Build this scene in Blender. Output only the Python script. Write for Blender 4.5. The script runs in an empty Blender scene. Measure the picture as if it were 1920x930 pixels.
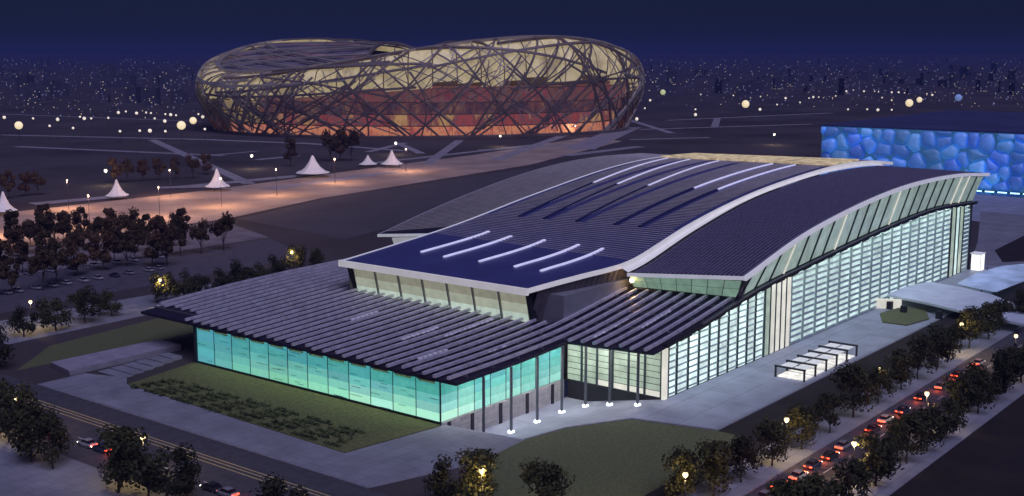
import bpy, math, random
from mathutils import Vector, Matrix
random.seed(7)
R = math.radians
scene = bpy.context.scene
COL = scene.collection
UP = Vector((0, 0, 1))

# ------------------------------------------------------------------ camera
CAM = Vector((-186.84, -167.80, 80.0))
HEAD = R(38.394); PITCH = R(9.322)
cd = bpy.data.cameras.new('camera'); cam = bpy.data.objects.new('camera', cd); COL.objects.link(cam)
cam.location = CAM
cam.rotation_euler = (math.pi/2 - PITCH, 0, HEAD - math.pi/2)
cd.sensor_width = 36; cd.lens = 36*2254/1920
cd.clip_start = 1; cd.clip_end = 40000
scene.camera = cam

# ------------------------------------------------------------------ sky, moonlight, exposure
SUN_EL, SUN_AZ = R(52), R(-120)          # direction the soft night light comes from (azimuth from +X)
w = bpy.data.worlds.new('World'); scene.world = w; w.use_nodes = True
nt = w.node_tree; nt.nodes.clear()
out = nt.nodes.new('ShaderNodeOutputWorld'); bg = nt.nodes.new('ShaderNodeBackground')
sky = nt.nodes.new('ShaderNodeTexSky'); sky.sky_type = 'NISHITA'; sky.sun_disc = False
sky.sun_elevation = SUN_EL; sky.sun_rotation = math.pi/2 - SUN_AZ
tint = nt.nodes.new('ShaderNodeMixRGB'); tint.blend_type = 'MULTIPLY'; tint.inputs[0].default_value = 1
tint.inputs[2].default_value = (0.085, 0.125, 0.42, 1)
wtc = nt.nodes.new('ShaderNodeTexCoord'); wsx = nt.nodes.new('ShaderNodeSeparateXYZ'); wmx = nt.nodes.new('ShaderNodeMath'); wmx.operation = 'MAXIMUM'
wcx = nt.nodes.new('ShaderNodeCombineXYZ'); wmx.inputs[1].default_value = 0.03
nt.links.new(wtc.outputs['Generated'], wsx.inputs[0]); nt.links.new(wsx.outputs[2], wmx.inputs[0])
nt.links.new(wsx.outputs[0], wcx.inputs[0]); nt.links.new(wsx.outputs[1], wcx.inputs[1]); nt.links.new(wmx.outputs[0], wcx.inputs[2])
nt.links.new(wcx.outputs[0], sky.inputs[0])
nt.links.new(sky.outputs[0], tint.inputs[1]); nt.links.new(tint.outputs[0], bg.inputs[0])
bg.inputs[1].default_value = 0.018
nt.links.new(bg.outputs[0], out.inputs[0])
sd = bpy.data.lights.new('moonlight', 'SUN'); sun = bpy.data.objects.new('moonlight', sd); COL.objects.link(sun)
sd.energy = 1.85; sd.angle = R(40); sd.color = (0.57, 0.55, 0.96)
sdir = Vector((math.cos(SUN_EL)*math.cos(SUN_AZ), math.cos(SUN_EL)*math.sin(SUN_AZ), math.sin(SUN_EL)))
sun.rotation_euler = sdir.to_track_quat('Z', 'Y').to_euler(); sun.location = (0, 0, 300)
vs = scene.view_settings
vs.view_transform = 'Standard'; vs.look = 'None'; vs.exposure = 0; vs.gamma = 1
scene.cycles.use_denoising = True
scene.cycles.sample_clamp_indirect = 4
scene.cycles.max_bounces = 5; scene.cycles.diffuse_bounces = 2; scene.cycles.glossy_bounces = 2
scene.cycles.transparent_max_bounces = 6; scene.cycles.volume_bounces = 0

# ------------------------------------------------------------------ materials
MAT = {}
def mat(name, col, rough=0.7, metal=0.0, var=0.15, scale=0.3, emit=None, es=0.0, bump=0.0, randv=0.0, sample=True, spec=0.4, emvar=None):
    if name in MAT: return MAT[name]
    m = bpy.data.materials.new(name); m.use_nodes = True; n = m.node_tree; N = n.nodes; Lk = n.links
    p = N['Principled BSDF']
    p.inputs['Roughness'].default_value = rough; p.inputs['Metallic'].default_value = metal
    p.inputs['Specular IOR Level'].default_value = spec
    tc = N.new('ShaderNodeTexCoord'); nz = N.new('ShaderNodeTexNoise')
    nz.inputs['Scale'].default_value = scale; nz.inputs['Detail'].default_value = 5
    Lk.new(tc.outputs['Object'], nz.inputs['Vector'])
    mr = N.new('ShaderNodeMapRange')
    mr.inputs['From Min'].default_value = 0.3; mr.inputs['From Max'].default_value = 0.7
    mr.inputs['To Min'].default_value = 1-var; mr.inputs['To Max'].default_value = 1+var
    Lk.new(nz.outputs['Fac'], mr.inputs['Value'])
    fac = mr.outputs[0]
    if randv:
        oi = N.new('ShaderNodeObjectInfo'); r2 = N.new('ShaderNodeMapRange')
        r2.inputs['To Min'].default_value = 1-randv; r2.inputs['To Max'].default_value = 1+randv
        Lk.new(oi.outputs['Random'], r2.inputs['Value'])
        mm = N.new('ShaderNodeMath'); mm.operation = 'MULTIPLY'
        Lk.new(fac, mm.inputs[0]); Lk.new(r2.outputs[0], mm.inputs[1]); fac = mm.outputs[0]
    vm = N.new('ShaderNodeVectorMath'); vm.operation = 'SCALE'; vm.inputs[0].default_value = col[:3]
    Lk.new(fac, vm.inputs['Scale']); Lk.new(vm.outputs[0], p.inputs['Base Color'])
    if emit:
        p.inputs['Emission Color'].default_value = (*emit, 1)
        if randv or emvar:
            ms = N.new('ShaderNodeMath'); ms.operation = 'MULTIPLY'; ms.inputs[1].default_value = es
            Lk.new(fac, ms.inputs[0]); Lk.new(ms.outputs[0], p.inputs['Emission Strength'])
        else:
            p.inputs['Emission Strength'].default_value = es
        if not sample: m.cycles.emission_sampling = 'NONE'
    if bump:
        b = N.new('ShaderNodeBump'); b.inputs['Strength'].default_value = bump; b.inputs['Distance'].default_value = 0.3
        Lk.new(nz.outputs['Fac'], b.inputs['Height']); Lk.new(b.outputs[0], p.inputs['Normal'])
    MAT[name] = m
    return m

def brickmat(name, c1, c2, mortar, bw, bh, ms=0.02, rough=0.6, rot=0, axis='XY'):
    m = bpy.data.materials.new(name); m.use_nodes = True; n = m.node_tree; N = n.nodes; Lk = n.links
    p = N['Principled BSDF']; p.inputs['Roughness'].default_value = rough
    tc = N.new('ShaderNodeTexCoord'); mp = N.new('ShaderNodeMapping'); mp.inputs['Rotation'].default_value = (0, 0, rot)
    br = N.new('ShaderNodeTexBrick'); br.inputs['Scale'].default_value = 1; br.offset = 0.5
    br.inputs['Color1'].default_value = (*c1, 1); br.inputs['Color2'].default_value = (*c2, 1); br.inputs['Mortar'].default_value = (*mortar, 1)
    br.inputs['Brick Width'].default_value = bw; br.inputs['Row Height'].default_value = bh; br.inputs['Mortar Size'].default_value = ms
    Lk.new(tc.outputs['Object'], mp.inputs[0]); Lk.new(mp.outputs[0], br.inputs['Vector'])
    nz = N.new('ShaderNodeTexNoise'); nz.inputs['Scale'].default_value = 0.12; nz.inputs['Detail'].default_value = 6
    Lk.new(tc.outputs['Object'], nz.inputs['Vector'])
    mr = N.new('ShaderNodeMapRange'); mr.inputs['From Min'].default_value = .3; mr.inputs['From Max'].default_value = .7
    mr.inputs['To Min'].default_value = .78; mr.inputs['To Max'].default_value = 1.15
    Lk.new(nz.outputs['Fac'], mr.inputs['Value'])
    vm = N.new('ShaderNodeVectorMath'); vm.operation = 'SCALE'
    Lk.new(br.outputs['Color'], vm.inputs[0]); Lk.new(mr.outputs[0], vm.inputs['Scale']); Lk.new(vm.outputs[0], p.inputs['Base Color'])
    MAT[name] = m
    return m

# ------------------------------------------------------------------ mesh helpers
class MB:
    def __init__(s): s.v = []; s.f = []
    def add(s, vs_, fs):
        o = len(s.v); s.v += [tuple(v) for v in vs_]; s.f += [tuple(i+o for i in f) for f in fs]; return s
    def quad(s, a, b, c, d): return s.add([a, b, c, d], [(0, 1, 2, 3)])
    def box(s, x0, x1, y0, y1, z0, z1):
        return s.hexa([(x0,y0,z0),(x1,y0,z0),(x1,y1,z0),(x0,y1,z0)], [(x0,y0,z1),(x1,y0,z1),(x1,y1,z1),(x0,y1,z1)])
    def hexa(s, b, t):
        return s.add(list(b)+list(t), [(3,2,1,0),(4,5,6,7),(0,1,5,4),(1,2,6,5),(2,3,7,6),(3,0,4,7)])
    def prism(s, poly, z0, z1):
        n = len(poly)
        a = sum(poly[i][0]*poly[(i+1)%n][1]-poly[(i+1)%n][0]*poly[i][1] for i in range(n))
        if a < 0: poly = poly[::-1]
        return s.add([(x,y,z0) for x,y in poly]+[(x,y,z1) for x,y in poly],
            [tuple(range(n))[::-1], tuple(range(n,2*n))]+[(i,(i+1)%n,(i+1)%n+n,i+n) for i in range(n)])
    def tube(s, path, rad, n=6, cap=True):
        path = [Vector(p) for p in path]
        if not isinstance(rad, (list, tuple)): rad = [rad]*len(path)
        o = len(s.v)
        for i, p in enumerate(path):
            d = (path[min(i+1,len(path)-1)]-path[max(i-1,0)]).normalized()
            a = d.cross(UP if abs(d.z) < .95 else Vector((1,0,0))).normalized(); b = d.cross(a)
            for k in range(n):
                t = 2*math.pi*k/n; s.v.append(tuple(p+(a*math.cos(t)+b*math.sin(t))*rad[i]))
        for i in range(len(path)-1):
            for k in range(n):
                k2 = (k+1) % n; s.f.append((o+i*n+k, o+i*n+k2, o+(i+1)*n+k2, o+(i+1)*n+k))
        if cap:
            s.f.append(tuple(o+k for k in range(n))[::-1]); s.f.append(tuple(o+(len(path)-1)*n+k for k in range(n)))
        return s
    def bar(s, path, w_, h_, normals=None):
        """rectangular section along a path; h along the normal (default up), w sideways"""
        path = [Vector(p) for p in path]; o = len(s.v)
        for i, p in enumerate(path):
            d = (path[min(i+1,len(path)-1)]-path[max(i-1,0)]).normalized()
            nn = Vector(normals[i]) if normals else UP
            a = d.cross(nn).normalized(); b = a.cross(d).normalized()
            for sx, sy in ((-1,-1),(1,-1),(1,1),(-1,1)): s.v.append(tuple(p+a*(sx*w_/2)+b*(sy*h_/2)))
        m = len(path)
        for i in range(m-1):
            for k in range(4):
                k2 = (k+1) % 4; s.f.append((o+i*4+k, o+i*4+k2, o+(i+1)*4+k2, o+(i+1)*4+k))
        s.f.append((o+3,o+2,o+1,o)); e = o+(m-1)*4; s.f.append((e,e+1,e+2,e+3))
        return s
    def sphere(s, c, r, n=8, m=5, sz=1):
        o = len(s.v); c = Vector(c)
        s.v.append(tuple(c+Vector((0,0,r*sz))))
        for i in range(1, m):
            ph = math.pi*i/m
            for k in range(n):
                t = 2*math.pi*k/n; s.v.append(tuple(c+Vector((r*math.sin(ph)*math.cos(t), r*math.sin(ph)*math.sin(t), r*sz*math.cos(ph)))))
        s.v.append(tuple(c-Vector((0,0,r*sz)))); last = len(s.v)-1
        for k in range(n): s.f.append((o, o+1+k, o+1+(k+1)%n))
        for i in range(m-2):
            for k in range(n):
                a = o+1+i*n; s.f.append((a+k, a+n+k, a+n+(k+1)%n, a+(k+1)%n))
        a = o+1+(m-2)*n
        for k in range(n): s.f.append((a+k, last, a+(k+1)%n))
        return s
    def mesh(s, name, m):
        me = bpy.data.meshes.new(name); me.from_pydata(s.v, [], s.f); me.update()
        me.materials.append(m); return me
    def build(s, name, m, parent=None, smooth=False):
        me = s.mesh(name, m)
        if smooth:
            me.polygons.foreach_set('use_smooth', [True]*len(me.polygons))
        return link(name, me, parent)

def link(name, me, parent=None, loc=None, rz=None, sc=None):
    o = bpy.data.objects.new(name, me); COL.objects.link(o)
    if parent: o.parent = parent
    if loc: o.location = loc
    if rz is not None: o.rotation_euler = (0, 0, rz)
    if sc: o.scale = sc if isinstance(sc, (tuple, list)) else (sc, sc, sc)
    return o
def tag(o, label, cat, group=None, kind=None):
    if label: o['label'] = label
    if cat: o['category'] = cat
    if group: o['group'] = group
    if kind: o['kind'] = kind
    return o
def empty(name, loc=(0,0,0), rz=0, sc=1):
    o = bpy.data.objects.new(name, None); COL.objects.link(o); o.location = loc; o.rotation_euler = (0,0,rz)
    o.scale = (sc, sc, sc); o.empty_display_size = .5
    return o
def struct(name, mb, m, parent=None):
    o = mb.build(name, m, parent)
    if not parent: o['kind'] = 'structure'
    return o
def copy_tree(o, parent=None):
    c = o.copy(); COL.objects.link(c); c.parent = parent
    for ch in list(o.children): copy_tree(ch, c)
    return c
ONES = ['','first','second','third','fourth','fifth','sixth','seventh','eighth','ninth','tenth','eleventh','twelfth','thirteenth','fourteenth','fifteenth','sixteenth','seventeenth','eighteenth','nineteenth']
TENS = {2:'twent',3:'thirt',4:'fort',5:'fift',6:'sixt',7:'sevent',8:'eight',9:'ninet'}
def nth(i):
    if i < 20: return ONES[i]
    t, u = divmod(i, 10)
    return TENS[t]+('ieth' if u == 0 else 'y-'+ONES[u])
def interp(x, xs, ys):
    if x <= xs[0]: return ys[0]
    for i in range(len(xs)-1):
        if x <= xs[i+1]:
            t = (x-xs[i])/(xs[i+1]-xs[i]); return ys[i]+(ys[i+1]-ys[i])*t
    return ys[-1]
def smooth_curve(pts):
    """smooth function through (x, z) knots (monotone-ish cubic hermite)"""
    xs = [p[0] for p in pts]; ys = [p[1] for p in pts]; n = len(xs)
    sl = [(ys[i+1]-ys[i])/(xs[i+1]-xs[i]) for i in range(n-1)]
    m = [sl[0]]+[(sl[i-1]+sl[i])/2 for i in range(1, n-1)]+[sl[-1]]
    def f(x):
        if x <= xs[0]: return ys[0]+(x-xs[0])*m[0]
        if x >= xs[-1]: return ys[-1]+(x-xs[-1])*m[-1]
        i = max(k for k in range(n-1) if xs[k] <= x); h = xs[i+1]-xs[i]; t = (x-xs[i])/h
        return ((2*t**3-3*t**2+1)*ys[i]+(t**3-2*t**2+t)*h*m[i]+(-2*t**3+3*t**2)*ys[i+1]+(t**3-t**2)*h*m[i+1])
    return f
# image pixel of the 1920-wide view -> point on a level plane (used only to set out far things on the ground)
def px(x, y, z=0.0):
    c = Vector((x-960, 2254, -(y-465)))
    fwd = c.y*math.cos(PITCH)+c.z*math.sin(PITCH); up = -c.y*math.sin(PITCH)+c.z*math.cos(PITCH)
    t = (CAM.z-z)/-up
    f = Vector((math.cos(HEAD), math.sin(HEAD))); r = Vector((math.sin(HEAD), -math.cos(HEAD)))
    g = f*fwd*t+r*c.x*t
    return Vector((CAM.x+g.x, CAM.y+g.y, z))

# ------------------------------------------------------------------ ground and paving
m_ground = mat('ground_earth', (.072,.056,.056), .95, var=.4, scale=.012)
m_asph = mat('asphalt', (.075,.07,.08), .85, var=.2, scale=.5)
m_asph2 = mat('asphalt_pale', (.10,.09,.11), .85, var=.2, scale=.3)
m_grass = mat('grass', (.13,.145,.06), .95, var=.25, scale=1.6, bump=.4)
m_grass2 = mat('grass_dry', (.14,.145,.05), .95, var=.28, scale=1.2, bump=.4)
m_plaza = brickmat('plaza_stone', (.36,.38,.44), (.33,.35,.41), (.2,.21,.25), 12, 8, .1, .55)
m_path = brickmat('concrete_path', (.28,.28,.31), (.255,.255,.285), (.17,.17,.19), 3.6, 3.6, .07, .8)
m_pale = mat('pale_path', (.34,.31,.33), .8, var=.2, scale=.1)
m_kerb = mat('kerb_stone', (.24,.24,.27), .8, var=.2, scale=1)
m_bvd = mat('boulevard_paving', (.46,.34,.27), .8, var=.25, scale=.04)
m_field = mat('dark_field', (.085,.075,.085), .9, var=.15, scale=.03)
m_dark = mat('dark_lawn', (.022,.015,.014), .95, var=.3, scale=.1)
m_yel = mat('trail_yellow', (.65,.5,.2), .7, var=.2, scale=2)
m_wht = mat('white_paint', (.6,.58,.55), .7, var=.2, scale=2)

def sheet(name, poly, z, m, base=-.6):
    return struct(name, MB().prism(poly, base, z), m)
S = 30000

HX0, HX1, HY0, HY1 = 0.4, 47.0, -30.0, -0.3          # hole for the sunken entrance court
g = MB()
for a, b, c, d in ((-S, HX0, -S, S), (HX1, S, -S, S), (HX0, HX1, -S, HY0), (HX0, HX1, HY1, S)):
    g.quad((a,c,0),(b,c,0),(b,d,0),(a,d,0))
struct('ground', g, m_ground)
# entrance court: floor 4.5 m down, ramping up to plaza level at Y=-28
EDGE = [(0.4,-.3),(3.5,-20.5),(15,-22.5),(29,-30)]
cz = lambda y: -4.5 if y > -6 else (-4.5+4.5*(-6-y)/22)+.02
g = MB(); ys = [0.2,-6,-10,-14,-18,-22,-26,-28,-30.2]
for a, b in zip(ys[:-1], ys[1:]):
    g.quad((-.2,b,cz(max(b,-28))),(47.2,b,cz(max(b,-28))),(47.2,a,cz(a)),(-.2,a,cz(a)))
struct('entrance_court', g, m_plaza)
# lawn to the right of the court, with its retaining edge
LR = [(3.5,-20.5),(15,-22.5),(29,-30),(33.4,-48.5),(33.4,-57),(-50,-57),(-34,-34),(-14,-22)]
sheet('lawn', LR, .10, m_grass, -5)
g = MB()
for (a, b) in zip(LR[:4], LR[1:4]):
    g.bar([(a[0],a[1],-.4),(b[0],b[1],-.4)], .5, 1.3)
struct('lawn_kerb', g, m_kerb)
# front promenade (one level paving) and the front lawn under the glowing wall
sheet('promenade', [(-36.3,98),(-36.7,-15),(-14,-22),(3.3,-20.6),(.35,-.6),(-1,-.8),(-26,2.5),(-23.5,81),(-20,86),(-24,98)], .13, m_path)
struct('promenade_kerb', MB().box(-37,-36.3,-15,98,-.5,.18), m_kerb)
sheet('front_lawn', [(-25.8,2.9),(-1,-.4),(-.3,-.3),(-.3,85),(-23.2,80.8)], .2, m_grass2)
# right plaza along the long facade
sheet('plaza', [(29.2,-30.2),(47.2,-28.1),(275,-28.1),(275,-48.5),(33.6,-48.5)], .12, m_plaza)
struct('plaza_kerb', MB().box(33.6,275,-49.1,-48.5,-.5,.17), m_kerb)
struct('plaza_step', MB().bar([(29.1,-30.3,.1),(33.5,-48.6,.1)], .6, .5), m_kerb)
sheet('verge', [(33.4,-49.1),(420,-49.1),(420,-62),(-70,-62),(-62,-57.1),(33.4,-57.1)], .06, m_dark)
sheet('tree_pavement', [(-70,-62),(420,-62),(420,-71),(-70,-71)], .12, m_path)
struct('road_kerb', MB().box(-30,420,-71.3,-71,-.4,.16), m_kerb)
sheet('side_road', [(-80,-71.3),(600,-71.3),(600,-84),(-80,-84)], .03, m_asph)
struct('road_kerb', MB().box(-30,420,-84.3,-84,-.4,.16), m_kerb)
sheet('outer_pavement', [(-70,-84.3),(600,-84.3),(600,-92),(-70,-92)], .12, m_path)
sheet('dark_lawn', [(-70,-92.1),(600,-92.1),(600,-260),(-70,-260)], .05, m_dark)
g = MB()
for i in range(60): g.quad((-40+i*9,-77.75,.036),(-36+i*9,-77.75,.036),(-36+i*9,-77.55,.036),(-40+i*9,-77.55,.036))
struct('road_line', g, m_wht)
# front road
sheet('front_road', [(-37.1,260),(-62,260),(-62,-120),(-37.1,-71)], .025, m_asph)
g = MB()
for x in (-44.0,-45.1,-46.4): g.quad((x-.14,-60,.031),(x+.14,-60,.031),(x+.14,180,.031),(x-.14,180,.031))  # yellow light trails of traffic, painted as lines on the asphalt
struct('road_line', g, m_yel)
g = MB()
for i in range(30): g.quad((-53.6,-40+i*7,.031),(-53.4,-40+i*7,.031),(-53.4,-37+i*7,.031),(-53.6,-37+i*7,.031))
struct('road_line', g, m_wht)
struct('road_kerb', MB().box(-62.3,-62,-60,260,-.4,.16), m_kerb)
sheet('near_pavement', [(-62.3,260),(-110,260),(-110,-60),(-62.3,-60)], .12, m_path)
# left side
sheet('side_lawn', [(-33,114),(-14,131),(38,139),(95,146),(98,122),(20,113)], .1, m_grass)
g = MB(); m_slab = mat('slab_concrete', (.33,.31,.36), .7, var=.15, scale=.4)
g.hexa([(-27.5,99,0),(6,99.5,0),(6,109,0),(-26,109.5,0)], [(-27.9,98.8,1.5),(6,99.3,1.5),(6,109.2,1.5),(-26.3,109.8,1.5)])
tag(g.build('low_slab', m_slab), 'low raised pale concrete slab on dark ground beside the front lawn', 'slab')
for i in range(6):
    x = -21+i*3.6
    tag(MB().box(x, x+3.2, 86.5+i*.9, 97, 0, .18+i*.13).build('broad_step', m_path), nth(i+1)+' broad shallow paved step from the promenade beside the low concrete slab', 'step', 'broad steps by the slab')
sheet('garden_path', [(-36,141),(30,144),(120,152),(120,166),(30,170),(-36,172)], .05, m_path)
sheet('parking_lot', [(-40,180),(130,186),(150,232),(-40,236)], .04, m_asph2)
sheet('grove_ground', [(-60,238),(152,235),(172,292),(-60,292)], .03, mat('grove_paving', (.20,.175,.19), .9, var=.3, scale=.1))
sheet('rear_field', [(168,205),(255,228),(480,338),(262,318),(181,292)], .05, m_field)
sheet('boulevard', [(40,296),(178,297),(262,322),(490,352),(720,425),(740,478),(530,436),(425,425),(254,402),(40,400)], .06, m_bvd)
# pale radiating paths in front of the oval stadium
def pathstrip(a, b, wd, z=.08, m=m_pale):
    a = px(*a); b = px(*b); d = (b-a).normalized(); n = Vector((-d.y, d.x, 0))*wd/2
    struct('path', MB().add([(p.x,p.y,z) for p in (a-n, b-n, b+n, a+n)], [(0,1,2,3)]), m)
for i, (a, b, wd) in enumerate([((285,262),(468,345),8),((862,263),(800,308),8),((1095,240),(930,300),10),((1180,238),(1085,280),26),
        ((0,253),(400,262),10),((30,275),(420,292),9),((390,262),(640,272),10),((480,300),(560,292),8),((300,352),(385,350),10),
        ((560,268),(760,283),9),((690,285),(760,268),7),((745,268),(790,288),7),((900,282),(1100,270),10),((1180,262),(1330,258),9),
        ((1180,225),(1260,250),8),((1200,243),(1520,233),10),((1060,292),(1200,275),12),((330,352),(560,330),12),((500,355),(740,322),14),((700,306),(1000,272),8),
        ((0,214),(380,228),8),((1340,238),(1345,222),8),((1250,226),(1560,212),10),((60,383),(230,368),12),((390,292),(480,284),6)]):
    pathstrip(a, b, wd, .08+.005*i)

# ------------------------------------------------------------------ the sports hall
zHL = smooth_curve([(42,22.2),(60,23.8),(88,26.6),(130,32.6),(178,38.3),(207,39.6),(240,38.6),(262,36.5)])
zHR = smooth_curve([(42,22.2),(59,23.8),(70,24.2),(81.5,25.2),(95,28),(109,31),(144,36.2),(181.5,39.3),(216,40.6),(240,40),(262,38)])
yHR = lambda x: interp(x, [42,58,75,262], [9,5,3,3])
YHL = 74.0
def zH(x, y):
    t = (YHL-y)/(YHL-yHR(x)); return zHL(x)+(zHR(x)-zHL(x))*t
zWo = smooth_curve([(75,25.4),(105,31.6),(131,35),(159,37.5),(181,38.6),(204,38.8),(231,38.1),(258,36.2)])
zWi = smooth_curve([(75,22.4),(81,23.2),(107,29.1),(139,34.8),(175,38),(200,39),(240,38.2),(258,36.4)])
def zW(x, y): t = (0.5-y)/33.5; return zWi(x)+(zWo(x)-zWi(x))*t
zLo = smooth_curve([(94,19.6),(133,27.6),(180,34.5),(215,36.7),(258,36)])
zLi = smooth_curve([(88,24),(130,31),(178,36.9),(207,38.1),(240,37.2),(258,35.8)])
def zL(x, y): t = (y-77)/35; return zLi(x)+(zLo(x)-zLi(x))*t
zFL = smooth_curve([(-2,11.1),(5,11.5),(23,12.6),(43,13.5),(75,14.1),(92,14.3)])
zFR = smooth_curve([(-2,10.9),(20,11.3),(38,12.2),(45,12.8),(60,14.8),(78,17.6)])
zFO = smooth_curve([(36,13),(45,13.9),(60,15.9),(78,18.6)])
def zF(x, y):
    if y > -6: t = (107-y)/113; return zFL(x)+(zFR(x)-zFL(x))*t
    t = (-6-y)/24; return zFR(x)+(zFO(x)-zFR(x))*t
zC = smooth_curve([(46,14.1),(60,15.7),(77,18.2),(90,19.9),(115,21.9),(143,23.9),(171,25.7),(218,27.3),(262,25.4)])

m_navy = mat('navy_metal_roof', (.105,.108,.29), .38, .25, var=.12, scale=.15)
m_wingroof = mat('violet_metal_deck', (.035,.03,.055), .45, .2, var=.15, scale=.3)
m_slat = mat('anodised_slat', (.72,.69,.74), .4, .3, var=.2, scale=.6)
m_slat2 = mat('dull_slat', (.24,.215,.31), .5, .2, var=.15, scale=.6)
m_grid = mat('grey_mesh_slat', (.74,.67,.61), .5, .1, var=.15, scale=.3)
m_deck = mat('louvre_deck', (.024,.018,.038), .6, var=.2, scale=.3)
m_edge = mat('white_edge_glow_warm', (.75,.74,.72), .5, var=.06, scale=.3, emit=(1,.96,.9), es=.30, emvar=1)  # uplight on the roof edges put into the white paint as a glow
m_edge2 = mat('white_edge_glow_cool', (.75,.74,.74), .5, var=.06, scale=.3, emit=(.9,.92,1), es=.30, emvar=1)  # cooler version of the same painted-in edge glow
m_strip = mat('skylight_strip', (.6,.6,.75), .4, var=.08, scale=.5, emit=(.72,.72,1), es=.62, emvar=1)
m_stripd = mat('dark_skylight', (.04,.042,.11), .25, var=.1, scale=.5)
m_darkm = mat('dark_mullion', (.035,.06,.065), .5, .3, var=.1, scale=1)
m_steel = mat('grey_steel', (.16,.17,.18), .45, .4, var=.1, scale=1)
m_sidewall = mat('bronze_sidewall', (.16,.135,.15), .5, .2, var=.15, scale=.4)
m_stone = mat('pale_stone', (.46,.44,.42), .8, var=.12, scale=.6, randv=.1)
m_slot = mat('dark_slot', (.02,.02,.025), .6, var=.1)
m_soffit = mat('soffit', (.25,.24,.26), .7, var=.1)
m_wall = mat('plain_wall', (.22,.22,.24), .8, var=.1)
m_found = mat('dark_base', (.05,.05,.06), .8, var=.1)
def glow(name, c, s, rv=.12, var=.18, sc=.35): return mat(name, [min(.5, x*.22+.04) for x in c], .25, 0, var, sc, c, s, randv=rv)
TEAL = [glow('glass_teal_%d' % i, c, s, .1, .2, .5) for i, (c, s) in enumerate([
    ((.42,1,.72), .78), ((.27,.95,.72), .58), ((.15,.80,.70), .47), ((.11,.70,.68), .42), ((.10,.64,.64), .38)])]
TEALB = [glow('glass_cyan_%d' % i, c, s, .1, .2, .5) for i, (c, s) in enumerate([
    ((.20,.85,.85), .46), ((.16,.74,.82), .44), ((.13,.66,.80), .42), ((.12,.62,.78), .41), ((.12,.60,.76), .40)])]
TEALR = [glow('glass_sea_%d' % i, c, s, .1, .25, .5) for i, (c, s) in enumerate([
    ((.55,1,.92), .70), ((.16,.75,.68), .46), ((.09,.62,.60), .40), ((.08,.58,.56), .38), ((.07,.54,.52), .36)])]
g_front = [glow('glass_front_%d' % i, c, s, .08, .12, .5) for i, (c, s) in enumerate([((.78,.95,.82), .58), ((.85,.93,.72), .38), ((.85,.84,.62), .26)])]
g_clere = glow('glass_clerestory', (.70,.92,.82), .30, .14, .2, .3)
g_clereF = glow('glass_clerestory_front', (.62,1,.78), .24, .1, .15, .5)
g_back = glow('facade_light', (.76,1,.95), .74, .12, .3, .25)
g_near = glow('facade_light_near', (.80,1,.96), .98, .25, .3, .3)
g_white = glow('portal_light', (1,.98,.85), .66, .05, .12, .3)
g_rec = glow('glass_recess', (.80,1,.78), .36, .12, .2, .4)
m_fcol = mat('facade_column_grey', (.30,.36,.37), .5, .2, var=.1)
m_louv = mat('louvre_blade', (.36,.44,.45), .5, .1, var=.15, scale=.8)

m_tran = mat('glass_transom', (.06,.24,.24), .5, var=.1)
HALL = empty('sports_hall'); tag(HALL, 'long wave-roofed sports hall with glowing teal walls in the foreground', 'sports hall')

def ruled(name, zf, ylo, yhi, x0, x1, nx, ny, th, m, parent, dx=0):
    """curved slab with a real thickness; ylo/yhi may depend on x"""
    g = MB(); fy = lambda f, x: f(x) if callable(f) else f
    for k in (0, -th):
        for i in range(nx+1):
            x = x0+(x1-x0)*i/nx
            for j in range(ny+1):
                y = fy(ylo, x)+(fy(yhi, x)-fy(ylo, x))*j/ny
                xx = x+dx*(j/ny)*(1-i/nx)
                g.v.append((xx, y, zf(xx, y)+k))
    q = (nx+1)*(ny+1); I = lambda i, j, b=0: b*q+i*(ny+1)+j
    for i in range(nx):
        for j in range(ny):
            g.f.append((I(i,j),I(i+1,j),I(i+1,j+1),I(i,j+1))); g.f.append((I(i,j+1,1),I(i+1,j+1,1),I(i+1,j,1),I(i,j,1)))
        g.f.append((I(i,0,1),I(i+1,0,1),I(i+1,0),I(i,0))); g.f.append((I(i,ny),I(i+1,ny),I(i+1,ny,1),I(i,ny,1)))
    for j in range(ny):
        g.f.append((I(0,j),I(0,j+1),I(0,j+1,1),I(0,j,1))); g.f.append((I(nx,j,1),I(nx,j+1,1),I(nx,j+1),I(nx,j)))
    return g.build(name, m, parent, smooth=False)
def xs_(a, b, n): return [a+(b-a)*i/n for i in range(n+1)]

# --- front block with glowing walls
core = MB().box(.35, 46, .35, 83.6, -4.5, 10.3).build('front_block', m_found, HALL)
MB().box(-.15,.3,-.15,84.1,-.5,.55).build('plinth', m_darkm, HALL)
PANELS = {}
def panel(parent, name, m, a, b, c, d, nrm, th=.12):
    a, b, c, d = map(Vector, (a, b, c, d)); n = Vector(nrm)*th
    return MB().hexa([a-n, b-n, c-n, d-n], [a+n, b+n, c+n, d+n]).build(name, m, parent)
NB, NR = 12, 5
def lerp3(a, b, t): return tuple(a[k]+(b[k]-a[k])*t for k in range(3))
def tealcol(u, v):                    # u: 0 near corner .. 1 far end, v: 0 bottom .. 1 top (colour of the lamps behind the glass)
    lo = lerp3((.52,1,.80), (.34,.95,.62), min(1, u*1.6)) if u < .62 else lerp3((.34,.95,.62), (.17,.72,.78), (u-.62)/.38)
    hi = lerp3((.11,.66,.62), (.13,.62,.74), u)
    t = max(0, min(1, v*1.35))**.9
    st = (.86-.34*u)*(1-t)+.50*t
    return lerp3(lo, hi, t), st
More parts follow.
